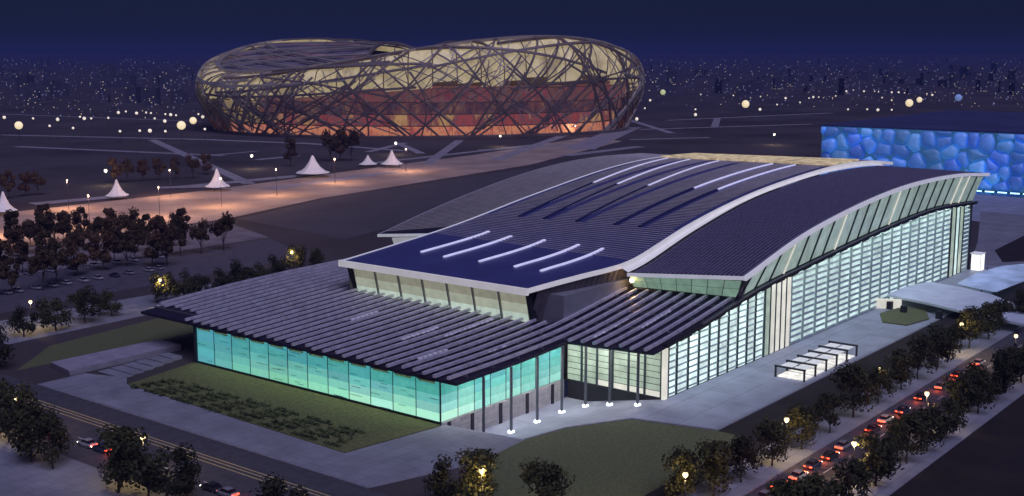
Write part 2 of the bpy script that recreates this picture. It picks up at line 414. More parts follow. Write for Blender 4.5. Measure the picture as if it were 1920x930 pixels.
for i in range(NB):
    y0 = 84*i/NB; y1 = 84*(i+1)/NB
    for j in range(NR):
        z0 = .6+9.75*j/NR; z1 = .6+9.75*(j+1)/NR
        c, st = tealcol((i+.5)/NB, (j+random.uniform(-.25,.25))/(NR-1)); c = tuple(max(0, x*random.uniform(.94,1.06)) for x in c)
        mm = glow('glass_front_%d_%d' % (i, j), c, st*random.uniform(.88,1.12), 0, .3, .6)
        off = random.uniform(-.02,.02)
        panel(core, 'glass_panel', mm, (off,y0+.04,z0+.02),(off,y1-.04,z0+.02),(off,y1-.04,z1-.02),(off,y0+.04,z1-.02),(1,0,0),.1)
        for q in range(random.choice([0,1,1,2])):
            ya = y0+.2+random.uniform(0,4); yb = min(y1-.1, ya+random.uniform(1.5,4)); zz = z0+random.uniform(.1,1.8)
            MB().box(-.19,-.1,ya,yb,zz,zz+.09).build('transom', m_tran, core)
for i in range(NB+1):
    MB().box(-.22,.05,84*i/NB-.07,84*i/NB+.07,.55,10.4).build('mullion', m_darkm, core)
for j in range(NR+1):
    if j in (0, NR): MB().box(-.3,.06,-.3,84.3,.6+9.75*j/NR-.1,.6+9.75*j/NR+.12).build('rail', m_darkm, core)
MB().box(-.45,.4,83.9,85.0,-.2,10.6).build('end_post', m_darkm, core)
m_ftl = mat('added_eave_lamp', (.7,.7,.4), .5, emit=(.95,1,.42), es=15)  # added downlights, out of sight under the eave, to brighten the lawn
for i in range(12):
    y0 = 84*(i+.15)/12; zz = zF(-1,y0)-1.2; hb = MB().box(-1.2,-.6,y0-.1,y0+4.7,zz,zz+.25).box(-.66,-.6,y0-.1,y0+4.7,zz-.55,zz-.002).build('added_eave_lamp', m_darkm, core); MB().quad((-1.1,y0,zz-.01),(-1.1,y0+4.6,zz-.01),(-.7,y0+4.6,zz-.01),(-.7,y0,zz-.01)).build('added_lamp_face', m_ftl, HALL)
# right flank of the front block
NB2 = 8
for i in range(NB2):
    x0 = 45*i/NB2; x1 = 45*(i+1)/NB2
    for j in range(NR):
        z0 = .6+9.9*j/NR; z1 = .6+9.9*(j+1)/NR
        c, st = tealcol(0, max(0, j/(NR-1)) if i < 2 else (.25+.75*j/(NR-1))); mm = glow('glass_flank_%d_%d' % (i, j), tuple(x*random.uniform(.92,1.06) for x in c), st*random.uniform(.85,1.1), 0, .3, .6)
        panel(core, 'glass_panel', mm, (x0+.06,0,z0+.05),(x1-.06,0,z0+.05),(x1-.06,0,z1-.05),(x0+.06,0,z1-.05),(0,1,0),.1)
    MB().box(x0-.07,x0+.07,-.2,.05,.55,10.6).build('mullion', m_darkm, core)
for i in range(15):
    for j in range(5):
        x0 = 45*i/15; z0 = -4.5+5*j/5
        dz = .05
        MB().box(x0+.05, x0+3-.05, -.42+random.uniform(-.04,.04), .3, z0+dz, z0+1-dz).build('stone_block', m_stone, core)
for x in (2.2, 10, 20, 30, 40): MB().box(x-.45, x+.45, -.75, -.43, -4.5, .35).build('dark_pier', m_slot, core)
# --- recessed entrance wall (faces the front) and its dark undercroft
rec = MB().box(46.6,48.5,-28,-.2,0.1,13.4).build('entrance_wall', m_found, HALL)
MB().box(46.7,48.4,-27.9,-.2,-5,.1).build('undercroft', m_slot, HALL)
for i in range(6):
    y0 = -27.2+27*i/6; y1 = -27.2+27*(i+1)/6
    for j in range(8):
        z0 = .3+1.5*j; mm = g_white if (j == 0 and i < 4) else g_rec
        panel(rec, 'glass_panel', mm, (46.5,y0+.25,z0+.08),(46.5,y1-.25,z0+.08),(46.5,y1-.25,z0+1.38),(46.5,y0+.25,z0+1.38),(1,0,0),.08)
    MB().box(46.1,46.65,y0-.22,y0+.22,.1,13.3).build('fin', m_darkm, rec)
MB().box(45.9,46.5,-28.3,-27.5,.1,13.6).build('lit_post', g_white, rec)
# --- columns of the entrance porch
for x, y, zt in ((6.2,-7,10.6),(15.8,-7,10.8),(25.4,-7,11.2),(35,-7,11.7),(41,-9.6,12.2),(42,-15.8,12.8),(41,-24.2,13.1)):
    b = cz(y)
    c = MB().tube([(x,y,b),(x,y,zt)], .34, 10).build('column', m_steel, HALL)
    MB().tube([(x,y,b),(x,y,b+.35)], .75, 10).build('foot_light', mat('foot_light', (.8,.8,.8), .5, emit=(.9,.95,1), es=4), c)
m_down = mat('porch_downlight', (.8,.8,.8), .5, emit=(1,.95,.92), es=170)
for i, (x, y) in enumerate(((8,-3.5),(16,-3.5),(24,-3.5),(32,-3.5),(40,-3.5),(43,-12),(43,-20))):
    MB().tube([(x,y,zF(x,y)-1.25),(x,y,zF(x,y)-.9)], .55, 10).build('downlight', m_down, HALL)
# --- louvre roof over the front block
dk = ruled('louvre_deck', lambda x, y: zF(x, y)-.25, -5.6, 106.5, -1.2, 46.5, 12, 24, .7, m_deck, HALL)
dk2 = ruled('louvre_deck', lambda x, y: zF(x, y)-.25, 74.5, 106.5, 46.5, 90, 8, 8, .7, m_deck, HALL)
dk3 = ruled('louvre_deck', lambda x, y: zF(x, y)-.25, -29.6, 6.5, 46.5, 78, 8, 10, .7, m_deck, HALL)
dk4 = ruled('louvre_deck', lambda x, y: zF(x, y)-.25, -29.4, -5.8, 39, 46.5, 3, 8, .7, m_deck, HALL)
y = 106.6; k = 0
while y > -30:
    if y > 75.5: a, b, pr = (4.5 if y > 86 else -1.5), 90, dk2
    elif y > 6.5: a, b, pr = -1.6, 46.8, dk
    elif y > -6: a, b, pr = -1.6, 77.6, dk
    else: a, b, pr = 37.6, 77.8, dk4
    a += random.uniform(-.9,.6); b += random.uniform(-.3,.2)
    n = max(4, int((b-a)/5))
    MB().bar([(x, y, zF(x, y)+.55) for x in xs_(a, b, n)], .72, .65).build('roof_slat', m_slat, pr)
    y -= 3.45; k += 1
for x in (3, 12, 21, 30, 39):       # purlins carrying the slats
    MB().bar([(x, yy, zF(x, yy)+.12) for yy in xs_(-5.2, 106, 20)], .35, .5).build('purlin', m_steel, dk)
for x in (52, 62, 72):
    MB().bar([(x, yy, zF(x, yy)+.12) for yy in xs_(-29, 5, 8)], .35, .5).build('purlin', m_steel, dk3)
    MB().bar([(x, yy, zF(x, yy)+.12) for yy in xs_(75, 106, 8)], .35, .5).build('purlin', m_steel, dk2)
# scattered bright reflector strips lying between the slats
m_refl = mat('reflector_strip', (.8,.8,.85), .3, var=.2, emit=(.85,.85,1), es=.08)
for y0, x0, n in ((20,24,11),(26.5,16,8),(38,30,7),(50,22,6),(66,8,8),(72,26,6),(3,18,6),(-11,42,9),(-18,52,8),(12,6,6)):
    for i in range(n):
        x = x0+i*1.7; yy = y0+random.uniform(-.15,.15)
        MB().bar([(x,yy,zF(x,yy)+.5),(x+1.2,yy,zF(x+1.2,yy)+.5)], .55, .3).build('reflector', m_refl, dk)

# --- central hall: roof, lit front, flanks
hr = ruled('hall_roof', zH, yHR, YHL, 42, 262, 60, 12, 1.0, m_navy, HALL)
def edge(name, pts, wd, ht, m, parent): return MB().bar(pts, wd, ht).build(name, m, parent)
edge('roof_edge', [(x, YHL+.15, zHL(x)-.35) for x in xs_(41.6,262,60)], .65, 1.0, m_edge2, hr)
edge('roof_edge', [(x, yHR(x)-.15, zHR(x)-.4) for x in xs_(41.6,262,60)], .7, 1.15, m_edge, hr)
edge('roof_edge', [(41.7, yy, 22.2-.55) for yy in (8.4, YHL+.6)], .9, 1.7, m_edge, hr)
SKY = [(59.6,60.3,58.4),(58,50.2,48.7),(58.3,37.7,36.6),(58,25.3,24.5),(57.4,16.2,15.9)]
for x0, ya, yb in SKY:
    yl = lambda x: ya+(yb-ya)*(x-58)/28 if x < 86 else yb+(.08*(x-86) if ya > 30 else 0)
    MB().bar([(x, yl(x), zH(x, yl(x))+.18) for x in xs_(x0, x0+28, 8)], .85, .35).build('skylight', m_strip, hr)
    MB().bar([(x, yl(x), zH(x, yl(x))+.25) for x in xs_(104, 149, 12)], 1.0, .4).build('dark_skylight', m_stripd, hr)
    MB().bar([(x, yl(x), zH(x, yl(x))+.25) for x in xs_(150, 205, 14)], .6, .35).build('skylight', m_strip, hr)
# fine shading grid lying on the upper half of the roof
g = MB(); x = 80.0
while x < 258:
    wd = min(.85, .12+.75*(x-80)/55)
    lanes = [YHL-1.2]+[s[1]-1 for s in SKY]+[yHR(x)+.9]
    for a, b in zip(lanes[:-1], lanes[1:]):
        a2, b2 = a-1.4, b+1.4
        if x < 104: a2, b2 = a-.0, b+.0
        g.bar([(x, a2+(b2-a2)*t/3, zH(x, a2+(b2-a2)*t/3)+.18) for t in range(4)], wd, .16)
    x += 1.55
tag(g.build('shading_grid', m_grid, hr), None, None, kind='stuff')
m_crest = mat('crest_panel_glow', (.5,.44,.3), .6, var=.45, scale=.3, emit=(1,.78,.42), es=.36, emvar=1)
for i in range(14):                  # crest panels; warm light on the crest put into their colour and glow
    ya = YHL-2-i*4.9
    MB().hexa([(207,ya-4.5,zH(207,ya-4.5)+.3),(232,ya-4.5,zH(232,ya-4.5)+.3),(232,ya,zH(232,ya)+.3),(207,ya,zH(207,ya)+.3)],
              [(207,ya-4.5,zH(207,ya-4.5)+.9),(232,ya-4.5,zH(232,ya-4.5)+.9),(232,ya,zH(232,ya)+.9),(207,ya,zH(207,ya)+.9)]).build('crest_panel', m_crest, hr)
# leaning lit front
fw = MB().hexa([(46.8,11,11.5),(52,11,11.5),(52,72.6,11.5),(46.8,72.6,11.5)],[(44.6,10.4,21.2),(52,10.4,21.2),(52,73,21.2),(44.6,73,21.2)]).build('hall_front', m_wall, HALL)
def lean(y, z):                      # point on the leaning front plane
    t = (z-11.5)/9.7; return Vector((46.8-2.2*t-.18, y, z))
ny = 7; zs = [12.2,15,17.6,21]
for i in range(ny):
    y0 = 11.2+61.2*i/ny; y1 = 11.2+61.2*(i+1)/ny
    for j in range(3):
        panel(fw, 'glass_panel', g_front[j], lean(y0+.3,zs[j]), lean(y1-.3,zs[j]), lean(y1-.3,zs[j+1]-.08), lean(y0+.3,zs[j+1]-.08), (-.97,0,-.22), .08)
for i in range(1, ny):
    y0 = 11.2+61.2*i/ny; q = Vector((.1,0,0)); q2 = Vector((.5,0,0))
    MB().hexa([lean(y0-.2,12)-q,lean(y0+.2,12)-q,lean(y0+.2,12)-q2,lean(y0-.2,12)-q2],
              [lean(y0-.2,21)-q,lean(y0+.2,21)-q,lean(y0+.2,21)-q2,lean(y0-.2,21)-q2]).build('front_fin', m_stone, fw)
for y0, s in ((10.6,-1),(72.9,1)):
    MB().hexa([(46.4,y0,11.5),(48.6,y0,11.5),(48.6,y0+s*.5,11.5),(46.4,y0+s*.5,11.5)],[(43.2,y0,21.4),(45.4,y0,21.4),(45.4,y0+s*.8,21.4),(43.2,y0+s*.8,21.4)]).build('end_fin', m_slot, fw)
# flank wall of the hall between the two roofs, leaning under the eave
g = MB(); X = xs_(46,90,22)
for a, b in zip(X[:-1], X[1:]):
    g.quad((a,yHR(a)+3.2,zF(min(a,78),5)-.6),(b,yHR(b)+3.2,zF(min(b,78),5)-.6),(b,yHR(b)+.5,zHR(b)-1.1),(a,yHR(a)+.5,zHR(a)-1.1))
fl = g.build('hall_flank', m_sidewall, HALL)
for i in range(15):
    x = 48+i*2.1
    MB().bar([(x,yHR(x)+3.05,zF(x,5)-.3),(x,yHR(x)+.45,zHR(x)-1.2)], .18, .25, [(0,-1,0),(0,-1,0)]).build('rib', m_sidewall, fl)
g = MB(); X = xs_(44,88,16)
for a, b in zip(X[:-1], X[1:]):
    g.quad((b,73,zF(b,75)-.6),(a,73,zF(a,75)-.6),(a,73.6,zHL(a)-.9),(b,73.6,zHL(b)-.9))
g.build('hall_flank', m_sidewall, HALL)
# warm flood lamp where the flank meets the wing
MB().sphere((76.0,.3,20.4), .55, 10, 6).build('flood_lamp', mat('flood_lamp', (.8,.6,.3), .5, emit=(1,.62,.25), es=40), HALL)

# --- right wing: roof, clerestory, cornice, long facade
wr = ruled('wing_roof', zW, -33.0, 0.5, 75, 258, 52, 5, .8, m_wingroof, HALL)
for i in range(25):
    yy = -32.2+i*1.29
    MB().bar([(x, yy, zW(x, yy)+.22) for x in xs_(75.3,257,46)], .30, .36).build('roof_slat', m_slat2, wr)
g = MB()
for i in range(60):
    x = 78+i*3.0; g.bar([(x,-32.5,zW(x,-32.5)+.12),(x,-16,zW(x,-16)+.12),(x,0,zW(x,0)+.12)], .22, .2)
tag(g.build('cross_batten', m_slat2, wr), None, None, kind='stuff')
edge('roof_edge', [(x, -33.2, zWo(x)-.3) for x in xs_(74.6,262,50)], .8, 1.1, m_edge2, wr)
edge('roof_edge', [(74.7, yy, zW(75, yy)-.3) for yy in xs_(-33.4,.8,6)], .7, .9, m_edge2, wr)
# white sloping gutter between wing roof and hall roof
g = MB(); X = xs_(74.8,250,50)
for a, b in zip(X[:-1], X[1:]):
    q = lambda x: (Vector((x,.7,zWi(x)+.3)), Vector((x,2.7,zHR(x)-.9)))
    (a0, a1), (b0, b1) = q(a), q(b)
    g.quad(a0, b0, b1, a1)
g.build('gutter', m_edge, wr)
# wing front clerestory
fcl = MB().hexa([(79.5,-29.2,18),(81,-29.2,18),(81,2,17.2),(79.5,2,17.2)],[(77,-31.5,24.4),(81,-31.5,24.4),(81,2,21.6),(77,2,21.6)]).build('wing_front', m_wall, HALL)
for i in range(7):
    for j in range(2):
        def P(u, v):
            yb = -29+30.5*u; yt = -31.3+32.8*u; zb = 18.9-.9*u; zt = 24.2-2.7*u
            v = .04+v*.92; return Vector((79.1-2.4*v-.08, yb+(yt-yb)*v, zb+(zt-zb)*v))
        u0, u1 = (i+.03)/7, (i+.97)/7; v0, v1 = j*.5+.02, j*.5+.48
        panel(fcl, 'glass_panel', g_clereF, P(u0,v0), P(u1,v0), P(u1,v1), P(u0,v1), (-.9,0,-.3), .07)
# long side clerestory leaning out
back = MB(); X = xs_(77,258,45)
for a, b in zip(X[:-1], X[1:]):
    back.quad((a,-29,zC(a)+.2),(b,-29,zC(b)+.2),(b,-32.4,zWo(b)-.6),(a,-32.4,zWo(a)-.6))
cl = back.build('clerestory_wall', m_found, HALL)
XB = xs_(79.5,258,22)
for i, (a, b) in enumerate(zip(XB[:-1], XB[1:])):
    A = lambda x, v: Vector((x, -29.2-3.4*v, (zC(x)+.5)*(1-v)+(zWo(x)-.9)*v))
    panel(cl, 'glass_panel', g_clere, A(a+.45,.02), A(b-.45,.02), A(b-.45,.97), A(a+.45,.97), (0,-.9,-.4), .1)
    mm = g_white if i in (3,7,12,19,20) else m_darkm
    MB().bar([A(a,0)+Vector((0,-.25,0)), A(a,1)+Vector((0,-.25,0))], .5, .3, [(0,-1,0)]*2).build('fin', mm, cl)
MB().bar([(x,-29.4,zC(x)-.35) for x in xs_(44,261,60)], 1.5, .75).build('cornice', m_slot, HALL)
MB().bar([(x,-29.9,zC(x)+.15) for x in xs_(60,261,56)], .8, .3).build('cornice', m_steel, HALL)
m_clamp = mat('added_cornice_lamp', (.7,.8,.85), .5, emit=(.80,.95,1), es=24)  # added downlights, unseen below the cornice, to brighten wall and plaza
for i in range(26):
    a = 50+i*8.1; b = a+5
    MB().hexa([(a,-30.1,zC(a)-1.0),(b,-30.1,zC(b)-1.0),(b,-29.4,zC(b)-1.0),(a,-29.4,zC(a)-1.0)],[(a,-30.1,zC(a)-.76),(b,-30.1,zC(b)-.76),(b,-29.4,zC(b)-.76),(a,-29.4,zC(a)-.76)]).build('added_cornice_lamp', m_slot, HALL)
    MB().quad((a+.1,-30.0,zC(a)-1.02),(a+.1,-29.5,zC(a)-1.02),(b-.1,-29.5,zC(b)-1.02),(b-.1,-30.0,zC(b)-1.02)).build('added_lamp_face', m_clamp, HALL)
# facade
fb = MB(); X = xs_(46.8,262,60)
for a, b in zip(X[:-1], X[1:]): fb.quad((a,-27.4,-.3),(b,-27.4,-.3),(b,-27.4,zC(b)-.2),(a,-27.4,zC(a)-.2))
fb.quad((262,-27.4,-.3),(262,112,-.3),(262,112,25),(262,-27.4,25))
fac = fb.build('facade_wall', m_found, HALL)
def bay(a, b, mglow, pitch, h, name, start=.2, gapped=.35):
    top = min(zC(a), zC(b))-.9
    panel(fac, 'lit_bay', mglow, (a+.15,-27.6,.1),(b-.15,-27.6,.1),(b-.15,-27.6,zC(b)-.8),(a+.15,-27.6,zC(a)-.8),(0,1,0),.08)
    z = start
    while z+h < top:
        MB().hexa([(a+gapped,-28.02,z),(b-gapped,-28.02,z),(b-gapped,-27.72,z),(a+gapped,-27.72,z)],
                  [(a+gapped,-27.9,z+h),(b-gapped,-27.9,z+h),(b-gapped,-27.72,z+h),(a+gapped,-27.72,z+h)]).build(name, m_louv, fac)
        z += pitch
def col(x, m=m_darkm, wd=.5, y0=-28.1): MB().box(x-wd/2, x+wd/2, y0, -27.5, -.2, zC(x)-.6).build('facade_column', m, fac)
near = [47.4,52,57.3,62.3,67.4,72,77,82,87,91.5,96.5]
for i, (a, b) in enumerate(zip(near[:-1], near[1:])):
    bay(a, b, g_near, 1.55, .34, 'louvre_blade', .6); col(a, m_darkm, .42)
col(46.9, g_white, .9, -28.3)
for i in range(5):
    a = 96.6+i*3.1; b = a+3.1
    panel(fac, 'lit_strip', g_white if i in (1,2,3,4) else g_rec, (a+.3,-27.9,.2),(b-.3,-27.9,.2),(b-.3,-27.9,zC(b)-.8),(a+.3,-27.9,zC(a)-.8),(0,1,0),.1)
    col(a, m_darkm, .45, -28.15)
far = xs_(112.2,240,16)
for i, (a, b) in enumerate(zip(far[:-1], far[1:])):
    bay(a, b, g_back, 1.72, .6, 'louvre_blade', .3, .95); col(a, m_fcol, .45, -28.2)
for i, (a, b, m) in enumerate(((240.4,244.2,g_rec),(245.2,248.4,g_back),(249,252.6,g_rec))):
    panel(fac, 'lit_strip', m, (a,-27.9,.2),(b,-27.9,.2),(b,-27.9,zC(b)-.8),(a,-27.9,zC(a)-.8),(0,1,0),.1)
    col(a-.4, m_slot, .6, -28.2)
bay(253.2,261, g_back, 1.5, .95, 'louvre_blade', .4); col(253, m_slot, .6, -28.2); col(261.6, m_slot, .6, -28.2)
# --- left wing
lw = ruled('wing_roof', zL, 77, 112, 89, 258, 46, 5, .8, m_wingroof, HALL, dx=6)
g = MB()
for i in range(94):
    x = 98+i*1.7
    if x < 256: g.bar([(x,78,zL(x,78)+.15),(x,94,zL(x,94)+.15),(x,111.4,zL(x,111.4)+.15)], 1.0, .22)
tag(g.build('shading_grid', m_grid, lw), None, None, kind='stuff')
edge('roof_edge', [(x, 112.1, zLo(x)-.25) for x in xs_(95,258,44)], .5, .7, m_slat, lw)
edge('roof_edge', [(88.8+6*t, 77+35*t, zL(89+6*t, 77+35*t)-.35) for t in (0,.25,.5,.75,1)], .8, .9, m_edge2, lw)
lwall = MB().hexa([(103,79,8),(255,79,8),(255,107,8),(103,107,8)],[(99.5,79,21.6),(255,79,21.6),(255,107,18.4),(101.5,107,18.4)]).build('wing_body', m_soffit, HALL)
g = MB().hexa([(98,80,14),(99,80,14),(99,106,12),(98,106,12)],[(95.5,79,22.2),(96.5,79,22.2),(97,107,19),(96,107,19)])
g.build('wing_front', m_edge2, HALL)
MB().box(50, 261, 3.5, 73, 0, 20).build('hall_body', m_wall, HALL)
MB().box(82, 261, -27.2, 3.4, 0, 17).build('wing_body', m_wall, HALL)
MB().box(48, 100, 73.2, 105, 0, 11.5).build('rear_block', m_wall, HALL)
MB().box(34, 48, 83.9, 103, 0, 9.5).build('rear_block', m_wall, HALL)

# ------------------------------------------------------------------ oval stadium with woven steel shell
F2 = Vector((math.cos(HEAD), math.sin(HEAD), 0)); R2 = Vector((math.sin(HEAD), -math.cos(HEAD), 0))
NC = Vector((CAM.x, CAM.y, 0))+F2*1262-R2*94
NA, NBB = 231.0, 172.0
NEST = empty('oval_stadium', NC); tag(NEST, 'huge oval stadium wrapped in a lattice of woven steel beams, glowing red and gold', 'stadium')
rs = smooth_curve([(0,.925),(.3,.97),(.58,1.0),(.8,.985),(.92,.955),(1.0,.905),(1.3,.62),(1.6,.22)])
hs = smooth_curve([(0,0),(.3,.32),(.58,.62),(.8,.86),(.92,.96),(1.0,1.0),(1.3,.985),(1.6,.95)])
def rim(th): return 76+17*math.cos(2*(th+R(52)))
def nest(th, s, k=1.0, inset=0):
    r = rs(s)*k; z = rim(th)*hs(s)-inset
    return R2*(NA*r*math.cos(th))+F2*(NBB*r*math.sin(th))+Vector((0,0,z))
def nnrm(th, s):
    e = .01; a = nest(th+e, s)-nest(th-e, s); b = nest(th, s+e)-nest(th, s-e); return a.cross(b).normalized()
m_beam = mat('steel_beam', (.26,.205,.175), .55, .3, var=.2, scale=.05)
m_beam2 = mat('steel_beam_painted_lit', (.50,.44,.36), .55, .3, var=.2, scale=.05)  # lighter copy of the beam steel, light from inside put into its colour
def beam(th0, s0, th1, s1, wd, curve=0, m=None):
    n = max(5, int(abs(s1-s0)*12)+int(abs(th1-th0)*8)); pts = []; nr = []
    for i in range(n+1):
        t = i/n; s = s0+(s1-s0)*t; th = th0+(th1-th0)*t+curve*math.sin(math.pi*t)
        pts.append(nest(th, s)); nr.append(nnrm(th, s))
    tm = (th0+th1)/2; pale = math.cos(tm) < -.62 or math.cos(tm) > .93  # beams at both ends take the copy coloured as lit
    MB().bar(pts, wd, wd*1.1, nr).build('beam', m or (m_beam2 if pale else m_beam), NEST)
for i in range(24):
    t0 = 2*math.pi*i/24
    for d in (1, -1):
        k = d*random.uniform(.30,.52)
        beam(t0, 0, t0+k*1.0, 1.0, 1.7, d*.03); beam(t0+k, .99, t0+k+d*random.uniform(.3,.8), 1.58, 1.7)
for i in range(120):
    t0 = random.uniform(0, 2*math.pi); s0 = random.choice([0,0,.0,random.uniform(0,.5)]); s1 = random.uniform(.55,1.02)
    beam(t0, s0, t0+random.choice([1,-1])*random.uniform(.02,.75), s1, random.choice([1.0,1.3,1.6]), random.uniform(-.05,.05))
for i in range(34):
    t0 = random.uniform(0, 2*math.pi); s0 = random.uniform(.45,.98)
    beam(t0, s0, t0+random.choice([1,-1])*random.uniform(.6,1.3), min(1.04, s0+random.uniform(-.25,.45)), 2.0)
for i in range(26):                  # dense mesh round the left end, in the steel copy coloured as lit
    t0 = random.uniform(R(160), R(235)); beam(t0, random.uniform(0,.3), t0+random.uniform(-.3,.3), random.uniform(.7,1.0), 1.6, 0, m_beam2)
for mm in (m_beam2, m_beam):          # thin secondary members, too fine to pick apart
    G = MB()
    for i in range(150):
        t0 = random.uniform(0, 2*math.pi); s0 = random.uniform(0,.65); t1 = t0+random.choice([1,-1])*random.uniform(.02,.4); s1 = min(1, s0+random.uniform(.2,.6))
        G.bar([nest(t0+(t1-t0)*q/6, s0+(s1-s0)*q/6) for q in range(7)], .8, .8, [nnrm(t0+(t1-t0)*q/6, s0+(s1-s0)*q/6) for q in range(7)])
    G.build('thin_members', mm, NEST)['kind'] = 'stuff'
for s in (1.0, .02):
    pts = [nest(2*math.pi*i/72, s) for i in range(73)]; nr = [nnrm(2*math.pi*i/72, s) for i in range(73)]
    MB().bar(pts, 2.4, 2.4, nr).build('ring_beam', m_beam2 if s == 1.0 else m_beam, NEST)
pts = [nest(2*math.pi*i/72, 1.58) for i in range(73)]; MB().bar(pts, 3, 3).build('ring_beam', m_beam, NEST)
def nglow(name, c, s, var=.45): return mat(name, [x*.5+.05 for x in c], .6, 0, var, .09, c, s, emvar=1, sample=False, randv=.12)
def nmix(name, cols, es, sc=.035):
    m = bpy.data.materials.new(name); m.use_nodes = True; n = m.node_tree; N = n.nodes; Lk = n.links; p = N['Principled BSDF']
    p.inputs['Roughness'].default_value = .6
    tc = N.new('ShaderNodeTexCoord'); mp = N.new('ShaderNodeMapping'); mp.inputs['Scale'].default_value = (1,1,.55)
    nz = N.new('ShaderNodeTexNoise'); nz.inputs['Scale'].default_value = sc; nz.inputs['Detail'].default_value = 6; nz.inputs['Roughness'].default_value = .7
    Lk.new(tc.outputs['Object'], mp.inputs[0]); Lk.new(mp.outputs[0], nz.inputs['Vector'])
    cr = N.new('ShaderNodeValToRGB'); el = cr.color_ramp.elements
    while len(el) < len(cols): el.new(.5)
    for i, c in enumerate(cols): el[i].position = .28+.44*i/(len(cols)-1); el[i].color = (*c, 1)
    Lk.new(nz.outputs['Fac'], cr.inputs[0]); Lk.new(cr.outputs[0], p.inputs['Base Color']); Lk.new(cr.outputs[0], p.inputs['Emission Color'])
    p.inputs['Emission Strength'].default_value = es; m.cycles.emission_sampling = 'NONE'
    return m
n_mem = nmix('membrane_gold_mix', [(.16,.12,.10),(.40,.32,.18),(.62,.52,.28),(.55,.46,.30),(.85,.70,.42)], .60)
n_c0 = nmix('concourse_low', [(.22,.06,.07),(.62,.16,.12),(.90,.36,.18),(.42,.12,.12),(1,.55,.25)], .60, .09)
n_c1 = nmix('concourse_mid', [(.12,.04,.07),(.50,.10,.10),(.30,.10,.12),(.75,.42,.18),(.85,.5,.25)], .46, .07)
n_c2 = nmix('concourse_dim_mix', [(.06,.04,.08),(.14,.07,.12),(.35,.15,.14),(.6,.42,.22)], .30, .07)
n_c3 = nmix('concourse_high', [(.10,.05,.09),(.34,.09,.12),(.30,.16,.14),(.46,.10,.14),(.42,.30,.18)], .34, .05)
n_l = nmix('left_end_mix', [(.20,.12,.10),(.50,.36,.20),(.65,.52,.28),(.50,.25,.18)], .30, .07)
n_olive = nglow('membrane_gold', (.85,.68,.30), .25); n_olive2 = nglow('membrane_pale', (.72,.62,.42), .21)
n_grey = mat('membrane_grey', (.20,.17,.20), .6, var=.3, scale=.05)
n_red = nglow('concourse_red', (.75,.10,.14), .25); n_mag = nglow('concourse_plum', (.55,.12,.24), .13)
n_or = nglow('concourse_orange', (1,.33,.15), .42); n_gold = nglow('concourse_gold', (1,.55,.2), .40); n_dk = nglow('concourse_dim', (.40,.22,.24), .09)
NS = 64
for i in range(NS):
    a0 = 2*math.pi*i/NS; a1 = 2*math.pi*(i+1)/NS
    left = math.cos((a0+a1)/2) < -.72
    sj = .55+.03*math.sin(i*1.7)+random.uniform(-.02,.02)
    for j, (s0, s1) in enumerate(((sj,.80),(.80,1.0))):
        mm = n_mem
        g = MB(); q = [[nest(a0+(a1-a0)*u/2+.004, s0+(s1-s0)*v/3, .982, .5) for u in (0,1,1.9)] for v in range(4)]
        for v in range(3):
            for u in range(2): g.quad(q[v][u], q[v][u+1], q[v+1][u+1], q[v+1][u])
        g.build('membrane_panel', mm, NEST)
    for j, (s0, s1) in enumerate(((1.01,1.3),(1.3,1.57))):
        g = MB().quad(nest(a0,s0,1,3), nest(a1,s0,1,3), nest(a1,s1,1,3), nest(a0,s1,1,3)); g.build('roof_membrane', n_grey if (i+j) % 5 else n_dk, NEST)
    for j, (z0, z1) in enumerate(((0,11.3),(11.6,22.3),(22.6,33.3),(33.6,48))):
        r = .86+.02*j
        if j == 0: mm = random.choice([n_or, n_or, n_gold, n_red])
        elif j == 1: mm = random.choice([n_red, n_or, n_gold, n_red])
        elif j == 2: mm = random.choice([n_dk, n_dk, n_mag, n_gold])
        else: mm = random.choice([n_red, n_mag, n_mag, n_red])
        mm = n_l if left and j else [n_c0, n_c1, n_c2, n_c3][j]
        e = lambda t, z: R2*(NA*r*math.cos(t))+F2*(NBB*r*math.sin(t))+Vector((0,0,z))
        MB().quad(e(a0+.001,z0), e(a1-.001,z0), e(a1-.001,z1), e(a0+.001,z1)).build('concourse_panel', mm, NEST)
for z, r in ((11.5,.9),(22.5,.92),(33.5,.94),(46.5,.95)):
    pts = [R2*(NA*r*math.cos(2*math.pi*i/72))+F2*(NBB*r*math.sin(2*math.pi*i/72))+Vector((0,0,z)) for i in range(73)]
    MB().bar(pts, 10, .5).build('floor_ring', m_beam, NEST)
g = MB(); K = 48
for i in range(K):
    for a, b, za, zb in ((.84,.45,48,6),(.84,.84,0,48)):
        p = lambda t, rr, z: R2*(NA*rr*math.cos(t))+F2*(NBB*rr*math.sin(t))+Vector((0,0,z))
        t0, t1 = 2*math.pi*i/K, 2*math.pi*(i+1)/K
        q0 = zb if zb != 48 else rim(t0)*.9; q1 = zb if zb != 48 else rim(t1)*.9
        g.quad(p(t0,a,za), p(t1,a,za), p(t1,b,q1), p(t0,b,q0))
g.build('seating_bowl', m_beam, NEST)

